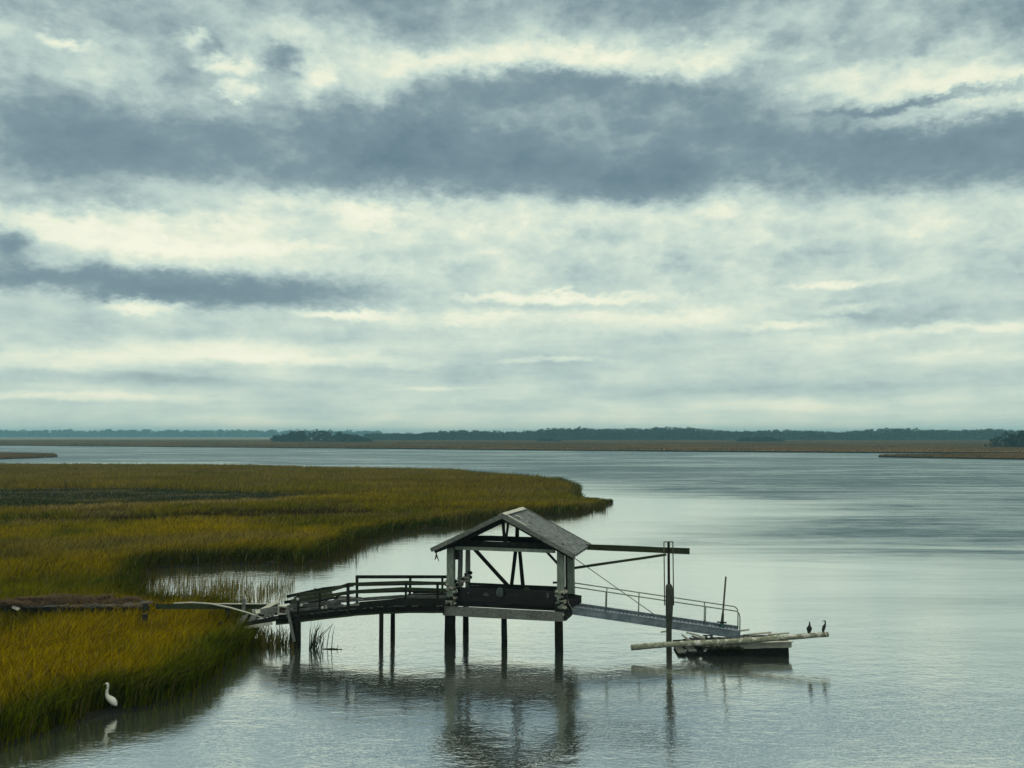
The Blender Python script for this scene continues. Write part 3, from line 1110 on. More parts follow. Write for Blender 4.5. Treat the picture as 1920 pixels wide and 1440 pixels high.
# low board wall along the back and the left end
b = MB()
for i in range(5):
    z = DZ + .08 + i * .135
    b.beam(D(.20, LD - .16, z), D(LW - .2, LD - .16, z), .035, .125, jit=.006, seg=5)
b.build('board_wall', M['dark_wood'], house)
b = MB()
for i in range(6):
    z = DZ + .09 + i * .132
    b.beam(D(.26 + wob(.03), .26, z + wob(.012)), D(LW - .18 + wob(.02), .26, z + wob(.012)), .035, .128, jit=.010, seg=7)
b.build('slatted_rail', M['hull'], house)
for (u, z, w, h) in ((1.75, 2.42, .28, .14), (.85, 2.45, .08, .05), (4.75, 2.52, .12, .22)):
    MB().beam(D(u, .20, z - h / 2), D(u + .02, .20, z + h / 2), w, .03, up=Vv, jit=.012, seg=2).build('patch_board', M['plank'], house)
# eave plates, tie beams
hbeam('tie_beam', D(-.1, -.02, 4.80), D(LW + .15, -.02, 4.80), .15, .30, 'dark_wood')  # its shadowed look is put into the dark timber colour
hbeam('plate', D(.30, -.16, 4.615), D(LW - .22, -.16, 4.60), .10, .15, 'pale_post')
hbeam('tie_beam', D(-.1, LD, 4.78), D(LW + .15, LD, 4.78), .15, .26, 'dark_wood')
hbeam('plate', D(.06, -.35, 4.72), D(.06, LD + .4, 4.72), .18, .2, 'dark_wood')
hbeam('plate', D(LW - .02, -.35, 4.72), D(LW - .02, LD + .4, 4.72), .18, .2, 'dark_wood')
# braces
hbeam('brace', D(.25, LD - .22, 4.50), D(2.28, LD - .3, 2.50), .10, .17, 'dark_wood', 4)
hbeam('brace', D(2.62, LD + .02, 4.62), D(2.30, LD + .02, 2.0), .12, .17, 'dark_wood', 4, up=U)
hbeam('brace', D(2.72, LD + .08, 4.62), D(2.98, LD + .08, 2.0), .12, .16, 'dark_wood', 4, up=U)
hbeam('brace', D(LW - .72, .02, 4.60), D(LW - .12, .02, 3.98), .09, .11, 'dark_wood', 2)
hbeam('brace', D(LW - .56, LD, 4.58), D(LW - .14, LD, 4.12), .09, .11, 'dark_wood', 2)
MB().beam(D(LW - .36, -.05, 3.15), D(LW - .12, -.05, 3.17), .06, .09, jit=.01).build('peg', M['dark_wood'], house)
MB().beam(D(.33, .0, 4.55), D(.36, .0, 4.05), .14, .17, up=U, jit=.02).build('bracket', M['dark_wood'], house)
# gable struts
PK, UE0, UE1, V0, V1 = 2.80, -.67, LW + .82, -.76, LD + .68
ZP, ZE0, ZE1 = 6.30, 4.62, 4.56
MB().beam(D(2.72, .02, 4.95), D(2.62, .02, 6.0), .12, .12, up=U, jit=.008, seg=2).beam(D(2.76, .05, 4.95), D(2.90, .05, 6.05), .10, .10, up=U, jit=.008, seg=2).build('king_post', M['dark_wood'], house)
MB().beam(D(2.66, LD, 4.9), D(2.66, LD, 6.05), .15, .17, up=U, jit=.008, seg=2).build('king_post', M['dark_wood'], house)


# roof slopes
def slope(u0, z0, name, hole):
    TH = .10
    nu, nv = 22, 26
    me = bpy.data.meshes.new(name)
    V, F, UV = [], [], []
    for k in (0, 1):
        for i in range(nu + 1):
            for j in range(nv + 1):
                s, t = i / nu, j / nv
                u, v = PK + (u0 - PK) * s, V0 + (V1 - V0) * t
                if 0 < i < nu and 0 < j < nv:
                    z = .022 * (vnoise(np.array([s * 9.]), np.array([t * 8.]))[0] - .5)
                else:
                    z = 0
                if i == nu:
                    u += random.uniform(-.035, .035)
                z += ZP + (z0 - ZP) * s - .05 * math.sin(math.pi * t) * (1 - s) - (TH if k else 0)
                V.append(D(u, v, z))
                UV.append((t * 4.0, s * 4.0))
    N = (nu + 1) * (nv + 1)
    idx = lambda k, i, j: k * N + i * (nv + 1) + j
    for i in range(nu):
        for j in range(nv):
            if hole(i / nu, j / nv):
                continue
            F.append((idx(0, i, j), idx(0, i, j + 1), idx(0, i + 1, j + 1), idx(0, i + 1, j)))
            F.append((idx(1, i, j), idx(1, i + 1, j), idx(1, i + 1, j + 1), idx(1, i, j + 1)))
    for i in range(nu):
        for j in (0, nv):
            F.append((idx(0, i, j), idx(0, i + 1, j), idx(1, i + 1, j), idx(1, i, j)))
    for j in range(nv):
        for i in (0, nu):
            F.append((idx(0, i, j), idx(0, i, j + 1), idx(1, i, j + 1), idx(1, i, j)))
    off = wloc(house)
    me.from_pydata([tuple(p - off) for p in V], [], F)
    uvl = me.uv_layers.new(name='UVMap')
    for lp in me.loops:
        uvl.data[lp.index].uv = UV[lp.vertex_index]
    bmm = bmesh.new()
    bmm.from_mesh(me)
    bmesh.ops.recalc_face_normals(bmm, faces=bmm.faces)
    bmm.to_mesh(me)
    bmm.free()
    me.materials.append(M['roof'])
    o = bpy.data.objects.new(name, me)
    COL.objects.link(o)
    o.parent = house
    return o


roofL = slope(UE0, ZE0, 'roof_slope', lambda s, t: False)
roofR = slope(UE1, ZE1, 'roof_slope', lambda s, t: False)
# bare sheathing where shingles blew off by the ridge, and the pale ridge board
offr = roofR
sl = Vector((UE1 - PK, 0, ZE1 - ZP)).normalized()
RN = (U * -sl.z + Vector((0, 0, sl.x)))


def on_right(s, v, lift):
    return D(PK + (UE1 - PK) * s, v, ZP + (ZE1 - ZP) * s) + RN * lift


for (s0, s1, v0, v1) in ((.05, .30, -.52, -.36), (.08, .17, .5, .62)):
    b = MB()
    b.beam(on_right(s0, (v0 + v1) / 2, .02), on_right(s1, (v0 + v1) / 2, .02), abs(v1 - v0), .03, up=RN, jit=.015, seg=3)
    b.build('bare_sheathing', M['driftwood'], roofR)
b = MB()
b.beam(D(PK - .09, V0 - .02, ZP + .015), D(PK - .09, V1 - .3, ZP - .0), .2, .03, up=(-.45, 0, .9), jit=.012, seg=6)
b.beam(D(PK + .10, V0 - .02, ZP + .015), D(PK + .10, V1 - .2, ZP - .0), .2, .03, up=(.45, 0, .9), jit=.012, seg=6)
b.build('ridge_cap', M['driftwood'], house)
# barge boards and rafters
for (u0, z0) in ((UE0, ZE0), (UE1, ZE1)):
    MB().beam(D(PK, V0 - .05, ZP - .07), D(u0, V0 - .05, z0 - .07), .045, .20, jit=.008, seg=6).build('barge_board', M['grey_wood'], house)
    MB().beam(D(PK, V1 + .05, ZP - .07), D(u0, V1 + .05, z0 - .07), .045, .20, jit=.008, seg=6).build('barge_board', M['grey_wood'], house)
    for i in range(7):
        v = V0 + .12 + (V1 - V0 - .24) * i / 6
        MB().beam(D(PK + (.05 if u0 > PK else -.05), v, ZP - .22), D(u0 + (.12 if u0 < PK else -.12), v, z0 - .17), .06, .16, jit=.006, seg=2).build('rafter', M['dark_wood'], house)
MB().beam(D(PK, V0 + .04, ZP - .26), D(PK, V1 - .04, ZP - .28), .05, .24, jit=.006, seg=4).build('ridge_beam', M['dark_wood'], house)
# outrigger beam and brace to the mooring pile
ob = MB().beam(D(LW - .4, LD + .18, 4.50), ond(1293, 1033.5, 43.2), .12, .27, jit=.008, seg=8).build('outrigger_beam', M['mossy'], house)
MB().beam(D(LW + .05, LD + .30, 3.42), ond(1249, 1040, 43.3), .07, .12, jit=.006, seg=4).build('brace', M['mossy'], house)


# rope wrapped round the posts
def rope_wrap(u, v, rad, z0, z1, label, seed):
    r = random.Random(seed)
    root = thing('rope_wrap', label, 'rope', D(u, v, z0), 'frayed ropes wrapped on the boathouse posts')
    b, bd = MB(), MB()
    z, i = z0, 0
    while z < z1:
        q = r.uniform(.045, .085)
        for part in range(r.choice((2, 3))):
            a0, span = r.uniform(0, 6.28), r.uniform(1.2, 3.2)
            pts, rads = [], []
            for k in range(9):
                a = a0 + span * k / 8
                rr_ = rad * 1.12 + q * .4 + r.uniform(-.01, .02)
                pts.append(D(u + math.cos(a) * rr_, v + math.sin(a) * rr_, z + r.uniform(-.03, .03)))
                rads.append(q * r.uniform(.7, 1.25) * (.45 if k in (0, 8) else 1))
            (b if r.random() < .55 else bd).tube(pts, rads, 7, .12)
        z += q * r.uniform(1.3, 2.0)
    bd.build('dark_coils', M['dark_wood'], root, True)
    b.build('pale_coils', M['rope'], root, True)
    t = MB()
    for k in range(4):
        a, zz = r.uniform(0, 6.28), r.uniform(z0, z1)
        c, s = math.cos(a) * rad * 1.4, math.sin(a) * rad * 1.4
        t.tube([D(u + c, v + s, zz), D(u + c * 1.35, v + s * 1.3, zz - .1), D(u + c * 1.3, v + s * 1.3, zz - .28)], [.03, .03, .015], 6, .1)
    pass


rope_wrap(.06, 0, .17, 1.88, 3.00, 'thick pale rope wrapped low around the front left boathouse post', 1)
rope_wrap(.08, 1.30, .11, 2.62, 2.98, 'short rope bundle on the slim left post just behind the front one', 2)
rope_wrap(.08, LD, .11, 2.60, 3.05, 'short rope bundle on the rearmost left boathouse post', 3)
rope_wrap(LW, 0, .16, 1.72, 2.84, 'thick pale rope wrapped around the front right boathouse post', 4)
# things hanging and lying in the house
hr = thing('hanging_rope', 'ragged scrap of rope hanging from the left eave of the boathouse', 'rope', D(-.42, -.55, 4.5))
pe = D(UE0 + .22, V0 + .1, 4.62)
MB().tube([pe, pe + U * .01 - Vector((0, 0, .22)), pe - Vector((0, 0, .34))], [.015, .02, .05], 6, .1).tube([pe - Vector((0, 0, .32)), pe - U * .08 - Vector((0, 0, .55))], [.05, .015], 6, .1).tube(
    [pe - Vector((0, 0, .32)), pe + U * .13 - Vector((0, 0, .60))], [.04, .015], 6, .1).build('frayed_end', M['mossy'], hr, True)
bu = MB().blob(D(2.47, .06, 2.56), .18, .15, .25, 11, 8, .14).build('buoy', M['buoy'], None, True)
tag(bu, 'grey oval buoy hung on the slatted rail at the foot of the brace', 'buoy')
bu2 = MB().blob(D(3.72, .30, 2.72), .17, .12, .10, 12, 7, .05).build('buoy', M['mossy'], None, True)
tag(bu2, 'small dark green buoy lying on top of the slatted rail', 'buoy')

# ------------------------------------------------------------------ skiff on the boathouse floor
sk = thing('skiff', 'dark wooden skiff stored in the boathouse with its bow sticking out', 'boat', D(3.2, 1.15, DZ))
st = []
for i in range(15):
    t = i / 14
    u = .55 + t * 5.62
    if t < .62:
        hw = .80 * (.86 + .14 * t / .62)
    else:
        hw = .80 * max(.02, 1 - ((t - .62) / .38) ** 2.1)
    keel = DZ + .03 + (0.30 * max(0, (t - .90) / .10) ** 1.3) - .14 * max(0, min(1, (t - .86) / .05))
    sheer = DZ + .44 + .04 * t
    st.append((u, hw, keel, sheer))
rings = []
for u, hw, ke, sh in st:
    r = []
    for a in range(9):
        s = -1 + 2 * a / 8
        w = math.copysign(min(1, abs(s) * 1.25) ** .8, s) * hw
        zz = ke + (sh - ke) * (abs(s) ** 2.2)
        r.append(D(u, 1.15 + w, zz))
    inner = []
    for a in range(8, -1, -1):
        s = -1 + 2 * a / 8
        w = math.copysign(min(1, abs(s) * 1.25) ** .8, s) * max(.01, hw - .045)
        zz = ke + .05 + (sh - ke - .05) * (abs(s) ** 2.2)
        inner.append(D(u - (.03 if u > 5.9 else 0), 1.15 + w, zz))
    rings.append(r + inner)
MB().quadstrip(rings).build('hull', M['hull'], sk, True)
b = MB()
for sgn in (-1, 1):
    pts = [D(u, 1.15 + sgn * hw, sh + .01) for u, hw, ke, sh in st]
    b.tube(pts, .035, 6)
b.build('gunwale', M['dark_wood'], sk, True)
for u in (1.5, 3.1, 4.5):
    MB().beam(D(u, .5, DZ + .36), D(u, 1.8, DZ + .36), .25, .04, jit=.004).build('bench', M['dark_wood'], sk)
rp = MB().tube([D(LW + .28, .15, 2.42), D(LW + .34, .1, 2.2), D(LW + .50, .05, 1.98), D(LW + .72, .0, 1.9)], .014, 6).build('mooring_rope', M['rope'], None, True)
tag(rp, 'thin pale rope drooping from the front right post past the skiff bow', 'rope')

# ------------------------------------------------------------------ walkway from the marsh to the boathouse
# deck line: x along, two rails, it sags and drops to the left
YF, YB = 43.45, 44.75


def xat(px, d=44.0):
    return (px - 960) / FPX * d * 1.015


walk = thing('walkway', 'dark sagging timber walkway with plank railings leading left from the boathouse', 'walkway', (-6.8, 44.1, 0))
DECK = [(-11.15, 1.36), (-9.8, 1.52), (-8.6, 1.66), (-7.5, 1.78), (-6.2, 1.87), (-4.8, 1.92), (-3.25, 1.92)]


def deck_z(x):
    for (xa, za), (xb, zb) in zip(DECK, DECK[1:]):
        if x <= xb:
            return za + (zb - za) * (x - xa) / (xb - xa)
    return DECK[-1][1]


b = MB()
x = -11.1
while x < -3.3:
    if not (random.random() < .06):
        z = deck_z(x) + random.uniform(-.012, .02)
        b.beam((x, YF - .08 + random.uniform(-.08, .05), z + random.uniform(-.01, .01)), (x + random.uniform(-.02, .02), YB + .08 + random.uniform(-.05, .08), z + random.uniform(-.01, .015)),
               .145, .045, jit=.006, seg=3)
    x += .165
b.build('deck', M['plank'], walk)
for yy in (YF, YB):
    b = MB()
    for (xa, za), (xb, zb) in zip(DECK, DECK[1:]):
        b.beam((xa - .02, yy, za - .19), (xb + .02, yy, zb - .19), .08, .30, jit=.006, seg=2)
    b.build('stringer', M['creosote'], walk)
# pale rotten skirt board low on the near side
b = MB()
for (xa, za), (xb, zb) in zip(DECK, DECK[1:]):
    b.beam((xa, YF - .07, za - .30), (xb, YF - .07, zb - .30), .03, .07, jit=.012, seg=3)
b.build('skirt_board', M['mossy'], walk)


def wpile(px, d, r, top, lean=0.0, parent=walk, m='creosote'):
    x = (px - 960) / FPX * d * .985
    pts = [(x - lean * .4, d, -1.4), (x, d, .4), (x + lean * .6, d, top)]
    return MB().tube(pts, [r * 1.08, r, r * .95], 12, .05).build('pile', M[m], parent, True)


wpile(557.5, YF - .02, .155, 1.30)
wpile(548, YB, .12, 1.30)
wpile(714.5, YF, .105, 1.70)
wpile(736, YB, .115, 1.70)


def rails(yy, segs, posts, nm='rail'):
    for (pts, w, h, m) in segs:
        b = MB()
        for (xa, za), (xb, zb) in zip(pts, pts[1:]):
            b.beam((xa - .01, yy, za), (xb + .01, yy, zb), w, h, jit=.008, seg=2)
        b.build('rail', M[m], walk)
    for (xx, z0, z1, w) in posts:
        MB().beam((xx, yy, z0), (xx + random.uniform(-.03, .03), yy, z1), w, w, up=(0, 1, 0), jit=.008, seg=2).build('rail_post', M['dark_wood'], walk)


# rear railing: level run to the boathouse, three boards
rails(YB + .06, [
    ([(-7.60, 3.06), (-3.15, 3.06)], .05, .15, 'dark_wood'),
    ([(-7.60, 2.68), (-5.4, 2.72), (-3.15, 2.74)], .05, .14, 'dark_wood'),
    ([(-7.60, 2.32), (-5.4, 2.38), (-3.15, 2.40)], .05, .14, 'dark_wood')],
    [(-7.57, 1.6, 3.13, .12), (-5.0, 1.7, 3.1, .11), (-3.4, 1.7, 3.1, .11)])
# front railing: sags away to the left
rails(YF - .06, [
    ([(-10.2, 2.42), (-9.2, 2.52), (-8.4, 2.70), (-7.72, 2.93), (-5.0, 3.02), (-3.15, 2.96)], .05, .15, 'mossy'),
    ([(-10.4, 2.16), (-9.0, 2.34), (-7.7, 2.56), (-5.2, 2.72), (-3.15, 2.66)], .05, .15, 'mossy'),
    ([(-10.6, 1.88), (-9.0, 2.04), (-7.7, 2.18), (-5.2, 2.36), (-3.15, 2.34)], .05, .15, 'plank'),
    ([(-7.2, 1.98), (-5.2, 2.16), (-3.15, 2.14)], .05, .24, 'dark_wood'),
    ([(-10.9, 1.50), (-9.0, 1.70), (-7.4, 1.84), (-5.2, 2.0), (-3.15, 2.0)], .05, .17, 'dark_wood'),
    ([(-10.9, 1.62), (-9.0, 1.82), (-8.0, 1.92)], .05, .15, 'plank')],
    [(-7.74, 1.5, 2.98, .13), (-5.03, 1.6, 2.98, .10), (-10.1, 1.2, 2.46, .10), (-3.5, 1.6, 3.0, .11), (-9.1, 1.5, 2.5, .09)])
b = MB()
for i in range(4):
    z = 1.98 + i * .125
    b.beam((-5.6 + .25 * i, YB + .02, z - .05), (-3.15, YB + .02, z), .03, .115, jit=.006, seg=3)
b.build('side_boards', M['dark_wood'], walk)
b = MB()
for i in range(5):
    z = 1.46 + i * .14
    b.beam((-11.05 + .1 * i, YB + .02, z), (-8.6 - .12 * i + random.uniform(-.3, .3), YB + .02, z + .32), .03, .13, jit=.012, seg=3)
b.build('side_boards', M['plank'], walk)
# fallen rear rail left of the break
rails(YB + .06, [([(-11.0, 2.10), (-9.3, 2.46), (-7.75, 2.66)], .05, .14, 'dark_wood'),
                 ([(-11.1, 1.82), (-9.3, 2.12), (-7.75, 2.30)], .05, .14, 'dark_wood')],
      [(-9.6, 1.4, 2.5, .10)])
for k in range(9):
    xx = random.uniform(-11.0, -8.4)
    zz = deck_z(xx) + random.uniform(.05, .55)
    an = random.uniform(-.15, .42)
    L = random.uniform(.5, 1.5)
    yy = random.uniform(YF - .1, YB)
    MB().beam((xx, yy, zz), (xx + L * math.cos(an), yy + random.uniform(-.25, .25), zz + L * math.sin(an)), random.uniform(.08, .16), .05, jit=.014, seg=3, roll=random.uniform(-.8, .8)).build(
        'fallen_plank', M[random.choice(('plank', 'dark_wood', 'grey_wood', 'plank'))], walk)
for (xx, zz) in ((-9.95, 2.14), (-10.12, 2.42), (-8.95, 2.02)):
    MB().blob((xx, YF - .11, zz - .18), .075, .04, .075, 9, 6, .1).build('bolt_plate', M['driftwood'], walk, True)
# little pale rags caught on the railing
for i, (px, py) in enumerate(((609, 1142), (614, 1141))):
    p = ond(px, py, YF - .15)
    c = MB().beam(p, p + Vector((.10 - .2 * i, 0, .14)), .03, .05, jit=.02, seg=2).build('rag', M['rope'], None)
    tag(c, ('left' if i == 0 else 'right') + ' one of two pale rag ends tied to the side of the walkway', 'rag', 'pale rags tied to the walkway')

# broken ramp running down into the grass
ramp = thing('broken_ramp', 'collapsed plank ramp dropping from the walkway into the marsh grass', 'ramp', (-12.4, 44, .4))
P = ond
b = MB()
b.beam(P(437, 1177, 43.6), P(552, 1152, 43.4), .10, .22, jit=.012, seg=5)
b.build('stringer', M['dark_wood'], ramp)
MB().beam(P(452, 1160, 45), P(548, 1144, 44.7), .10, .20, jit=.012, seg=5).build('stringer', M['dark_wood'], ramp)
b = MB()
for i in range(15):
    t = i / 14
    if i in (2, 5, 6, 10):
        continue
    a, c = P(446 + t * 100, 1170 - t * 22, 43.5), P(458 + t * 90, 1154 - t * 14, 44.9)
    b.beam(a + Vector((0, 0, wob(.03))), c + Vector((0, 0, wob(.05))), .14, .04, jit=.012, seg=2)
b.build('planks', M['plank'], ramp)
MB().beam(P(459, 1177.5, 43.3), P(511, 1168.5, 43.3), .04, .13, jit=.008, seg=2).build('side_board', M['driftwood'], ramp)
lp = MB().beam(P(480, 1149, 43.7), P(523, 1127, 43.9), .22, .05, up=(0, -.6, .8), jit=.012, seg=3).build('loose_plank', M['driftwood'], None)
tag(lp, 'pale broken plank leaning steeply on the ramp below the post stub', 'plank')
lp = MB().beam(P(489, 1147, 43.6), P(525, 1142, 43.6), .06, .28, jit=.02, seg=2).build('broken_board', M['grey_wood'], None)
tag(lp, 'grey slab of broken boards lying on the ramp beside the red crate', 'board')
bp_ = [P(px, py, d) for px, py, d in ((326, 1131, 44.6), (360, 1129.5, 44.4), (395, 1132, 44.2), (430, 1139, 44), (465, 1149, 43.8), (492, 1158, 43.6))]
pp = MB().tube(bp_, [.03, .035, .04, .04, .035, .03], 8).build('bent_pipe', M['driftwood'], None, True)
tag(pp, 'long bent white pipe drooping across the gap to the ramp', 'pipe')
fb = thing('fallen_railing', 'old plank rail lying level between the wrack covered boardwalk and the ramp', 'railing', P(420, 1150, 45.6))
MB().beam(P(292, 1137, 46.2), P(520, 1137, 45.4), .06, .24, jit=.012, seg=6).build('rail', M['mossy'], fb)
MB().beam(P(392, 1132.2, 45.7), P(522, 1132.2, 45.3), .09, .05, jit=.01, seg=4).build('cap_rail', M['driftwood'], fb)
MB().beam(P(427, 1174, 45.4), P(427, 1139, 45.4), .20, .18, up=(0, 1, 0), jit=.012, seg=2).build('post', M['dark_wood'], fb)
MB().beam(P(457, 1148, 45.2), P(457.5, 1122, 45.2), .15, .15, up=(0, 1, 0), jit=.012, seg=2).build('post', M['grey_wood'], fb)
ps = MB().beam(P(412, 1186, 43.8), P(414, 1166, 43.8), .22, .2, up=(0, 1, 0), jit=.02, seg=2).build('post_stub', M['dark_wood'], None)
tag(ps, 'short dark rotten post stub at the foot of the broken ramp', 'post')
ps = MB().beam(P(519, 1118, 44.3), P(524, 1134, 44.2), .10, .10, up=(0, 1, 0), jit=.012, seg=2).build('post_stub', M['driftwood'], None)
tag(ps, 'small pale splintered post top above the leaning plank', 'post')
cr = thing('crate', 'small broken crate with a pale rim and red inside on the ramp', 'crate', P(531, 1148, 43.5))
cc = P(531, 1143, 43.5)
b = MB()
for dx in (-.2, .2):
    b.beam(cc + Vector((dx, 0, -.17)), cc + Vector((dx * .9, 0, .20)), .06, .3, up=(0, 1, 0), jit=.01)
b.beam(cc + Vector((-.17, 0, -.17)), cc + Vector((.17, 0, -.17)), .30, .06, jit=.01)
b.beam(cc + Vector((-.17, 0, .18)), cc + Vector((.17, 0, .15)), .30, .06, jit=.01)
b.build('rim', M['driftwood'], cr)
MB().beam(cc + Vector((-.16, .1, 0)), cc + Vector((.16, .1, 0)), .04, .3, jit=.01).build('back_panel', M['crate_red'], cr)
lb = MB().beam(P(538, 1138, 43.2), P(552, 1203, 43.1), .13, .09, up=(0, 1, 0), jit=.01, seg=4).build('leaning_board', M['grey_wood'], None)
tag(lb, 'grey board leaning against the leftmost walkway pile', 'board')

# ------------------------------------------------------------------ old boardwalk under dead grass, far left
ob_ = thing('old_boardwalk', 'rotten dark boardwalk at the left edge buried under dead grass', 'boardwalk', (-24, 47.2, .2))
for yy in (46.6, 47.8):
    MB().beam((-35, yy, 1.10), P(280, 1141, yy), .10, .26, jit=.02, seg=12).build('stringer', M['dark_wood'], ob_)
b = MB()
xx = -35.0
x_end = P(276, 1138, 47.2).x
while xx < x_end:
    if random.random() > .14:
        b.beam((xx, 46.5, 1.28 + wob(.04)), (xx + wob(.06), 47.9, 1.28 + wob(.05)), .15, .045, jit=.015, seg=2)
    xx += .18
b.build('deck', M['plank'], ob_)
pz = P(272, 1150, 43.9)
MB().tube([(pz.x, 43.9, .0), (pz.x + .01, 43.9, .8), (pz.x - .02, 43.9, 1.42)], [.15, .15, .14], 10, .07).build('post', M['dark_wood'], ob_, True)
for px in (-60, 12, 108, 200, 272):
    a = P(px, 1137, 46.5)
    MB().tube([(a.x, 46.5, -.3), (a.x, 46.5, .6), (a.x + .02, 46.5, 1.32 + (.14 if px == 272 else 0))], [.17, .16, .15], 10, .06).build('post', M['dark_wood'], ob_, True)
    MB().tube([(a.x, 47.9, -.3), (a.x, 47.9, 1.2)], [.14, .14], 10, .06).build('post', M['dark_wood'], ob_, True)
nw = 26000
xx = rng.uniform(-35, x_end, nw)
yy = rng.uniform(46.3, 48.1, nw)
t = fbm(xx / 1.4, yy / 1.2, 3)
k = rng.random(nw) < (sstep(t, .34, .52) * sstep(xx, -35.5, -26) + .05) * (.25 + .75 * sstep(fbm(xx / .5, yy / .5 + 7, 2), .35, .6))
xx, yy, t = xx[k], yy[k], t[k]
n = len(xx)
WR = np.array((.22, .155, .100))
c = lerp(WR[None].repeat(n, 0), (WR * .45)[None].repeat(n, 0), rng.random(n))
a = rng.random(n) * 6.283
hh = .10 + .14 * rng.random(n)
blades('wrack', xx, yy, 1.27 + .34 * sstep(t, .36, .68) * rng.random(n), hh, .03 + .03 * rng.random(n), np.cos(a) * 2.6, np.sin(a) * 1.6 - .3, c, M['grass'],
       'reddish dead grass heaped along the old boardwalk at left', 'dead grass')
ls = MB().beam(P(24, 1138, 46.3), P(36, 1143, 46.2), .10, .10, jit=.02).build('loose_board', M['driftwood'], None)
tag(ls, 'pale scrap of board under the boardwalk at the left edge', 'board')

# reeds by the leftmost pile
rd = thing('reed_clump', 'few dark reeds standing in the water beside the leftmost walkway pile', 'reeds', onz(588, 1217))
b = MB()
r2 = random.Random(11)
for k in range(26):
    px = 577 + abs(r2.gauss(8, 11))
    o = onz(px, 1217 + r2.uniform(-5, 4)) + Vector((0, 0, -.1))
    L = r2.uniform(.7, 1.45)
    bx = r2.gauss(.12, .16) + (.35 if r2.random() < .15 else 0)
    b.tube([o, o + Vector((bx * L * .35, 0, L * .6)), o + Vector((bx * L, r2.gauss(0, .1), L))], [.022, .018, .004], 5)
b.build('stems', M['mossy'], rd, True)
n = 260
px = 478 + np.abs(rng.normal(0, 36, n))
base = np.array([onz(float(p), float(rng.uniform(1203, 1219)))[:2] for p in px])
k = px < 556
base = base[k]
n = len(base)
c = lerp(GREEN[None].repeat(n, 0), (TAN * .8)[None].repeat(n, 0), rng.random(n))
blades('marsh_grass', base[:, 0], base[:, 1], np.full(n, -.02), .3 + .8 * rng.random(n), .03 + .02 * rng.random(n), rng.normal(.1, .4, n), rng.normal(0, .3, n), c,
       M['grass'], 'straggling stems at the tip of the near bank under the ramp', 'grass')
tw = onz(604, 1217)
te = onz(642, 1218)
b = MB().tube([tw, tw.lerp(te, .5) + Vector((0, .03, .03)), te], [.025, .03, .015], 6, .1)
b.tube([tw.lerp(te, .72), tw.lerp(te, .78) + Vector((.02, 0, .22))], [.02, .008], 5).tube([tw.lerp(te, .95), tw.lerp(te, .92) + Vector((0, 0, .12))], [.015, .006], 5)
tag(b.build('driftwood_stick', M['mossy'], None, True), 'thin forked stick floating to the right of the reeds', 'stick')

# ------------------------------------------------------------------ gangway
gw = thing('gangway', 'aluminium gangway with double handrails sloping from boathouse to float', 'gangway', ond(1225, 1170, 43.2))
gd = Vector((0, 1.1, 0))
g0, g1 = ond(1068, 1143.5, 43.6), ond(1388, 1190, 42.4)
gv = (g1 - g0).normalized()
gside = Vector((-gv.y, gv.x, 0)).normalized() * 1.0
gup = gv.cross(gside).normalized()
if gup.z < 0:
    gup = -gup
for k, s in enumerate((Vector((0, 0, 0)), gside)):
    b = MB()
    b.beam(g0 + s, g1 + s, .05, .30, up=gup, seg=6, jit=.002)
    b.beam(g0 + s + gup * .165 - gside * (.02 if not k else -.02), g1 + s + gup * .165 - gside * (.02 if not k else -.02), .13, .035, up=gup)
    b.beam(g0 + s - gup * .165 - gside * (.02 if not k else -.02), g1 + s - gup * .165 - gside * (.02 if not k else -.02), .13, .035, up=gup)
    b.build('side_channel', M['alu'], gw)
b = MB()
for i in range(44):
    t = (i + .5) / 44
    p = g0.lerp(g1, t) + gup * .06
    b.beam(p + gside * .05, p + gside * .95, .13, .03, up=gup)
b.build('tread', M['alu'], gw)
for k, s in enumerate((Vector((0, 0, 0)), gside * .97)):
    L = (g1 - g0).length
    t0, t1 = .02, .972
    H = 1.10 if k == 0 else 1.13
    top = []
    for i in range(9):
        top.append(g0.lerp(g1, t0 + (t1 - t0) * i / 8) + s + Vector((0, 0, H - .05 * i / 8)))
    end = g1 + s - gv * .02
    e = top[-1]
    pts = top + [e + gv * .10 - Vector((0, 0, .02)), e + gv * .19 - Vector((0, 0, .10)), e + gv * .22 - Vector((0, 0, .28)), end + Vector((0, 0, .1))]
    MB().tube(pts, .028, 8).build('handrail', M['alu_rail'], gw, True)
    for t in (.215, .41, .80):
        p = g0.lerp(g1, t) + s
        MB().tube([p + Vector((0, 0, .1)), p + Vector((.03, 0, H - .05 * t - .02))], .026, 8).build('stanchion', M['alu_rail'], gw, True)

# mooring pile with pipe bracket
mp0 = onz(1255, 1226)
mp = thing('mooring_pile', 'tall pointed mooring pile with pipe guide standing through the gangway', 'pile', (mp0.x, mp0.y, 0))
zt = ond(1255, 1093, mp0.y).z
q = lambda dx, z, dy=0: Vector((mp0.x + dx, mp0.y + dy, z))
MB().tube([q(0, -1.5), q(-.01, .6), q(0, 1.3), q(.01, 1.7), q(.02, 2.3), q(.02, zt - .25), q(.02, zt - .12), q(.02, zt)],
          [.135, .13, .125, .15, .175, .17, .15, .04], 14, .05).build('pile_shaft', M['old_pile'], mp, True)
zt2 = ond(1255, 1016, mp0.y).z
for dx in (-.20, .21):
    MB().tube([q(dx, 2.2, -.05), q(dx, zt2)], .026, 8).build('guide_pipe', M['rust'], mp, True)
MB().tube([q(-.20, zt2), q(.21, zt2)], .024, 8).build('guide_pipe', M['rust'], mp, True)
MB().beam(q(.01, zt - .2), q(.01, zt2), .10, .10, up=(0, 1, 0), jit=.004).build('guide_bar', M['dark_wood'], mp)
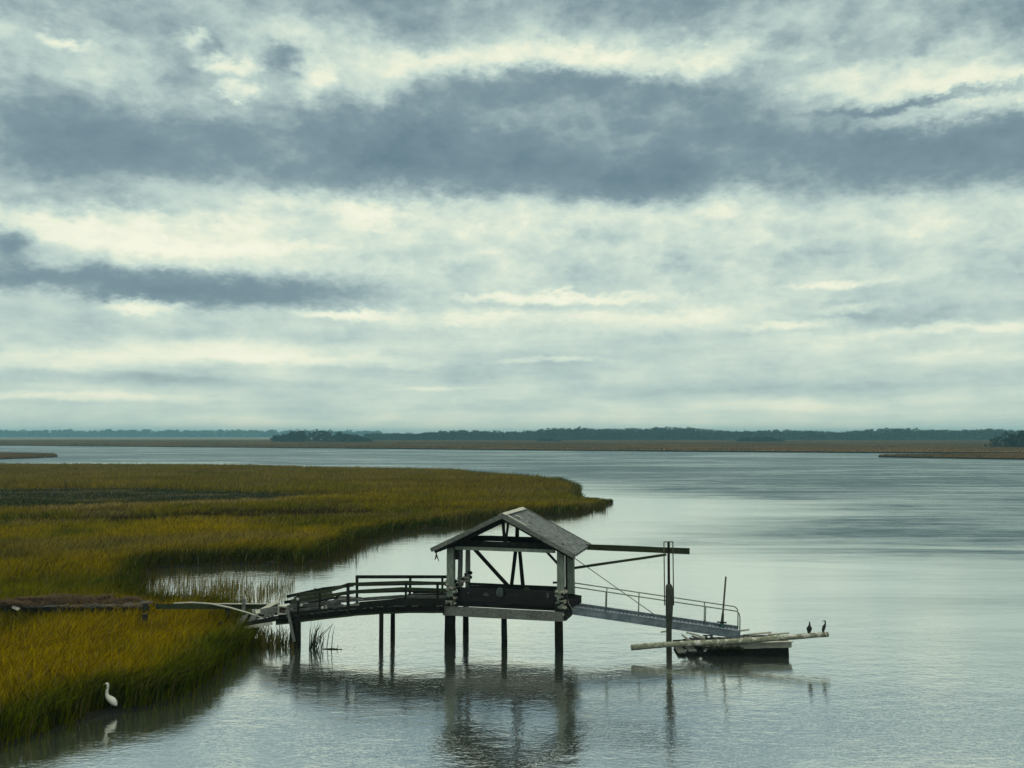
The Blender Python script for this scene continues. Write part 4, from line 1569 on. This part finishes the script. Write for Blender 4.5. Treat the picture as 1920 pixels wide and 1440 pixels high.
cb = MB().tube([D(LW + .1, LD + .1, 3.95), ond(1245, 1165, 43.0)], .022, 6).build('stay_rod', M['alu_rail'], None, True)
tag(cb, 'thin slanting stay rod from boathouse corner down to the gangway', 'rod')

# ------------------------------------------------------------------ float, log, pole
fl = thing('float', 'half sunken dock float of pale boards and dark flotation under the gangway', 'dock float', onz(1400, 1228))
fz = .47
f0, f1 = ond(1350, 1211, 41.6), ond(1484, 1208.5, 41.6)
fx = (f1 - f0).normalized()
fy = Vector((-fx.y, fx.x, 0)).normalized() * 1.7
MB().beam(f0 - Vector((0, 0, .02)), f1, .07, .25, jit=.008, seg=8).build('front_board', M['boardfront'], fl)
MB().beam(f0 + Vector((-.1, -.02, .13)), f1 + Vector((.05, -.02, .13)), .16, .04, jit=.006, seg=6).build('cap_board', M['driftwood'], fl)  # highlight along the top edge painted by the pale board colour
MB().beam(f1 + Vector((-.03, .05, -.02)), f1 + fy + Vector((-.03, 0, -.05)), .07, .25, jit=.008, seg=4).build('side_board', M['boardfront'], fl)
b = MB()
f00 = ond(1272, 1217, 41.7)
for i in range(30):
    t = (i + .5) / 30
    a = f00.lerp(f1, t)
    zz = .10 + .40 * min(1, t * 1.7) + wob(.02)
    if i in (2, 5, 6, 9):
        continue
    pa = Vector((a.x, 41.75, zz + .0))
    pb = pa + fy + Vector((wob(.08), 0, .0 + wob(.04)))
    b.beam(pa, pb, .17, .045, jit=.01, seg=3)
b.build('deck', M['grey_wood'], fl)
bl = MB()
bl.beam(Vector((f0.x - .5, 41.95, -.02)), Vector((f1.x - .10, 41.95, .10)), .6, .62, jit=.03, seg=8)
bl.beam(Vector((f00.x, 42.0, -.12)), Vector((f0.x - .4, 41.95, -.06)), .55, .40, jit=.08, seg=8)
bl.beam(Vector((f00.x + .2, 43.9, -.12)), Vector((f1.x - .10, 43.9, .10)), .6, .55, jit=.03, seg=8)
bl.build('flotation', M['creosote'], fl)
b = MB()
r3 = random.Random(8)
for k in range(22):
    px, py = r3.uniform(1268, 1395), 0
    py = 1213 - (px - 1268) * .10 - r3.uniform(0, 18)
    a = ond(px, py, r3.uniform(41.9, 43.6))
    L = r3.uniform(.4, 1.2)
    an = r3.uniform(-.5, .3)
    b.beam(a, a + Vector((L * math.cos(an), r3.uniform(-.4, .4), L * math.sin(an) * .6)), .12, .05, jit=.012, seg=2)
b.build('broken_planks', M['plank'], fl)
for (p0, p1) in (((1278, 1190), (1302, 1207)), ((1287, 1186), (1322, 1196)), ((1240, 1185), (1250, 1184)), ((1385, 1183), (1405, 1181)), ((1330, 1210), (1352, 1208)), ((1400, 1190), (1446, 1186)), ((1440, 1190), (1480, 1187))):
    MB().beam(ond(*p0, 42.6), ond(*p1, 42.4), .10, .07, jit=.012, seg=2).build('pale_plank', M['driftwood'], fl)
# seaweed and oyster fringe under the front board
b = MB()
pts = [ond(1316 + 78 * k / 25, 1214 + r3.uniform(-1, 3), 41.55) for k in range(26)]
b.tube(pts, [r3.uniform(.03, .085) for _ in pts], 7, .3)
b.build('oyster_fringe', M['mossy'], fl, True)
lg0, lg1 = ond(1183, 1214, 41.35), ond(1553, 1190.5, 41.2)
pts = [lg0.lerp(lg1, i / 14) + Vector((0, 0, .05 * math.sin(i * .6) * .5)) for i in range(15)]
lg = MB().tube(pts, [.135 - .025 * i / 14 + random.uniform(-.008, .008) for i in range(15)], 14, .05).build('log', M['log'], None, True)
tag(lg, 'long pale log lying slantwise across the float with birds on its end', 'log')
pl = thing('pole', 'slim dark upright pole with a cleat base on the float', 'pole', ond(1353, 1176, 43.3))
p0, p1 = ond(1353.5, 1174, 43.3), ond(1361, 1081, 43.3)
MB().tube([p0, p0.lerp(p1, .25), p0.lerp(p1, .27), p1], [.085, .06, .046, .042], 10, .02).build('shaft', M['rust'], pl, True)
MB().blob(p0 + Vector((0, 0, .0)), .13, .13, .16, 10, 6, .1).build('base', M['green_base'], pl, True)
MB().beam(p0 + Vector((-.22, 0, .20)), p0 + Vector((.22, 0, .16)), .07, .06, jit=.01, seg=2).build('cleat', M['rust'], pl)


# ------------------------------------------------------------------ birds
def loft(b, pts, n=12, flat=1.0):
    return b.tube([p for p, r in pts], [r for p, r in pts], n, .0, flat)


eg0 = onz(208, 1337)
eg = thing('egret', 'white egret with a long bent neck wading at the near grass edge', 'bird', (eg0.x, eg0.y, 0))
e = lambda x, z, y=0: Vector((eg0.x + x, eg0.y + y, z))
b = MB()
loft(b, [(e(.21, .26), .015), (e(.18, .29), .055), (e(.12, .36), .105), (e(.04, .45), .125), (e(-.06, .52), .105), (e(-.13, .58), .080),
         (e(-.165, .66), .060), (e(-.165, .75), .050), (e(-.15, .85), .047), (e(-.128, .94), .046), (e(-.130, 1.00), .046), (e(-.155, 1.035), .048),
         (e(-.195, 1.04), .042), (e(-.225, 1.032), .016)], 12)
b.build('body', M['egret_feather'], eg, True)
b = MB()
loft(b, [(e(-.20, 1.036), .016), (e(-.27, 1.022), .010), (e(-.33, 1.010), .002)], 8)
b.build('beak', M['bill'], eg, True)
for dx, dy in ((-.02, -.04), (.07, .05)):
    MB().tube([e(dx + .02, .40, dy), e(dx + .03, .16, dy), e(dx - .01, -.25, dy)], [.035, .013, .012], 8).build('leg', M['dark_leg'], eg, True)


def cormorant(px, t, label, facing):
    o = lg0.lerp(lg1, t) + Vector((0, 0, .11))
    r = thing('cormorant', label, 'bird', o, 'cormorants perched on the log')
    c = lambda x, z, y=0: o + Vector((x, y, z))
    b = MB()
    s = facing
    if s == 0:     # seen from the front, neck straight up
        loft(b, [(c(-.03, -.02, .05), .020), (c(-.03, .06, .03), .055), (c(-.015, .17, .0), .082), (c(.0, .27, -.01), .092), (c(.01, .34, -.01), .066),
                 (c(.012, .40, -.01), .038), (c(.014, .46, -.015), .032), (c(.01, .51, -.03), .034), (c(.01, .53, -.07), .018), (c(.01, .525, -.12), .006)], 12)
        b.tube([c(-.085, .29), c(-.092, .19), c(-.05, .02)], [.03, .035, .012], 8).tube([c(.085, .29), c(.085, .19), c(.02, .03)], [.03, .035, .012], 8)
    else:
        loft(b, [(c(.05 * s, -.03), .018), (c(.04 * s, .06), .045), (c(.02 * s, .15), .070), (c(-.01 * s, .25), .076), (c(-.045 * s, .33), .055),
                 (c(-.07 * s, .40), .034), (c(-.075 * s, .46), .029)], 12)
        b.tube([c(.05 * s, .28, -.05), c(.05 * s, .18, -.06), c(.05 * s, .03, -.03)], [.03, .04, .012], 8)
    b.build('body', M['cormorant'], r, True)
    if s:
        h = MB()
        loft(h, [(c(-.075 * s, .45), .028), (c(-.072 * s, .50), .033), (c(-.045 * s, .525), .034), (c(.0, .525), .020), (c(.05 * s, .515), .008), (c(.09 * s, .50), .004)], 10)
        h.build('head', M['cormorant_head'], r, True)
    for dx in (-.03, .02):
        MB().tube([c(dx, .06, -.02), c(dx, -.02, -.03), c(dx - .01, -.03, -.08)], [.014, .012, .010], 6).build('foot', M['dark_leg'], r, True)


cormorant(1516, .905, 'black cormorant with its neck straight up, left one on the log', 0)
cormorant(1549, .978, 'dark cormorant with a pale head turned left at the tip of the log', -1)
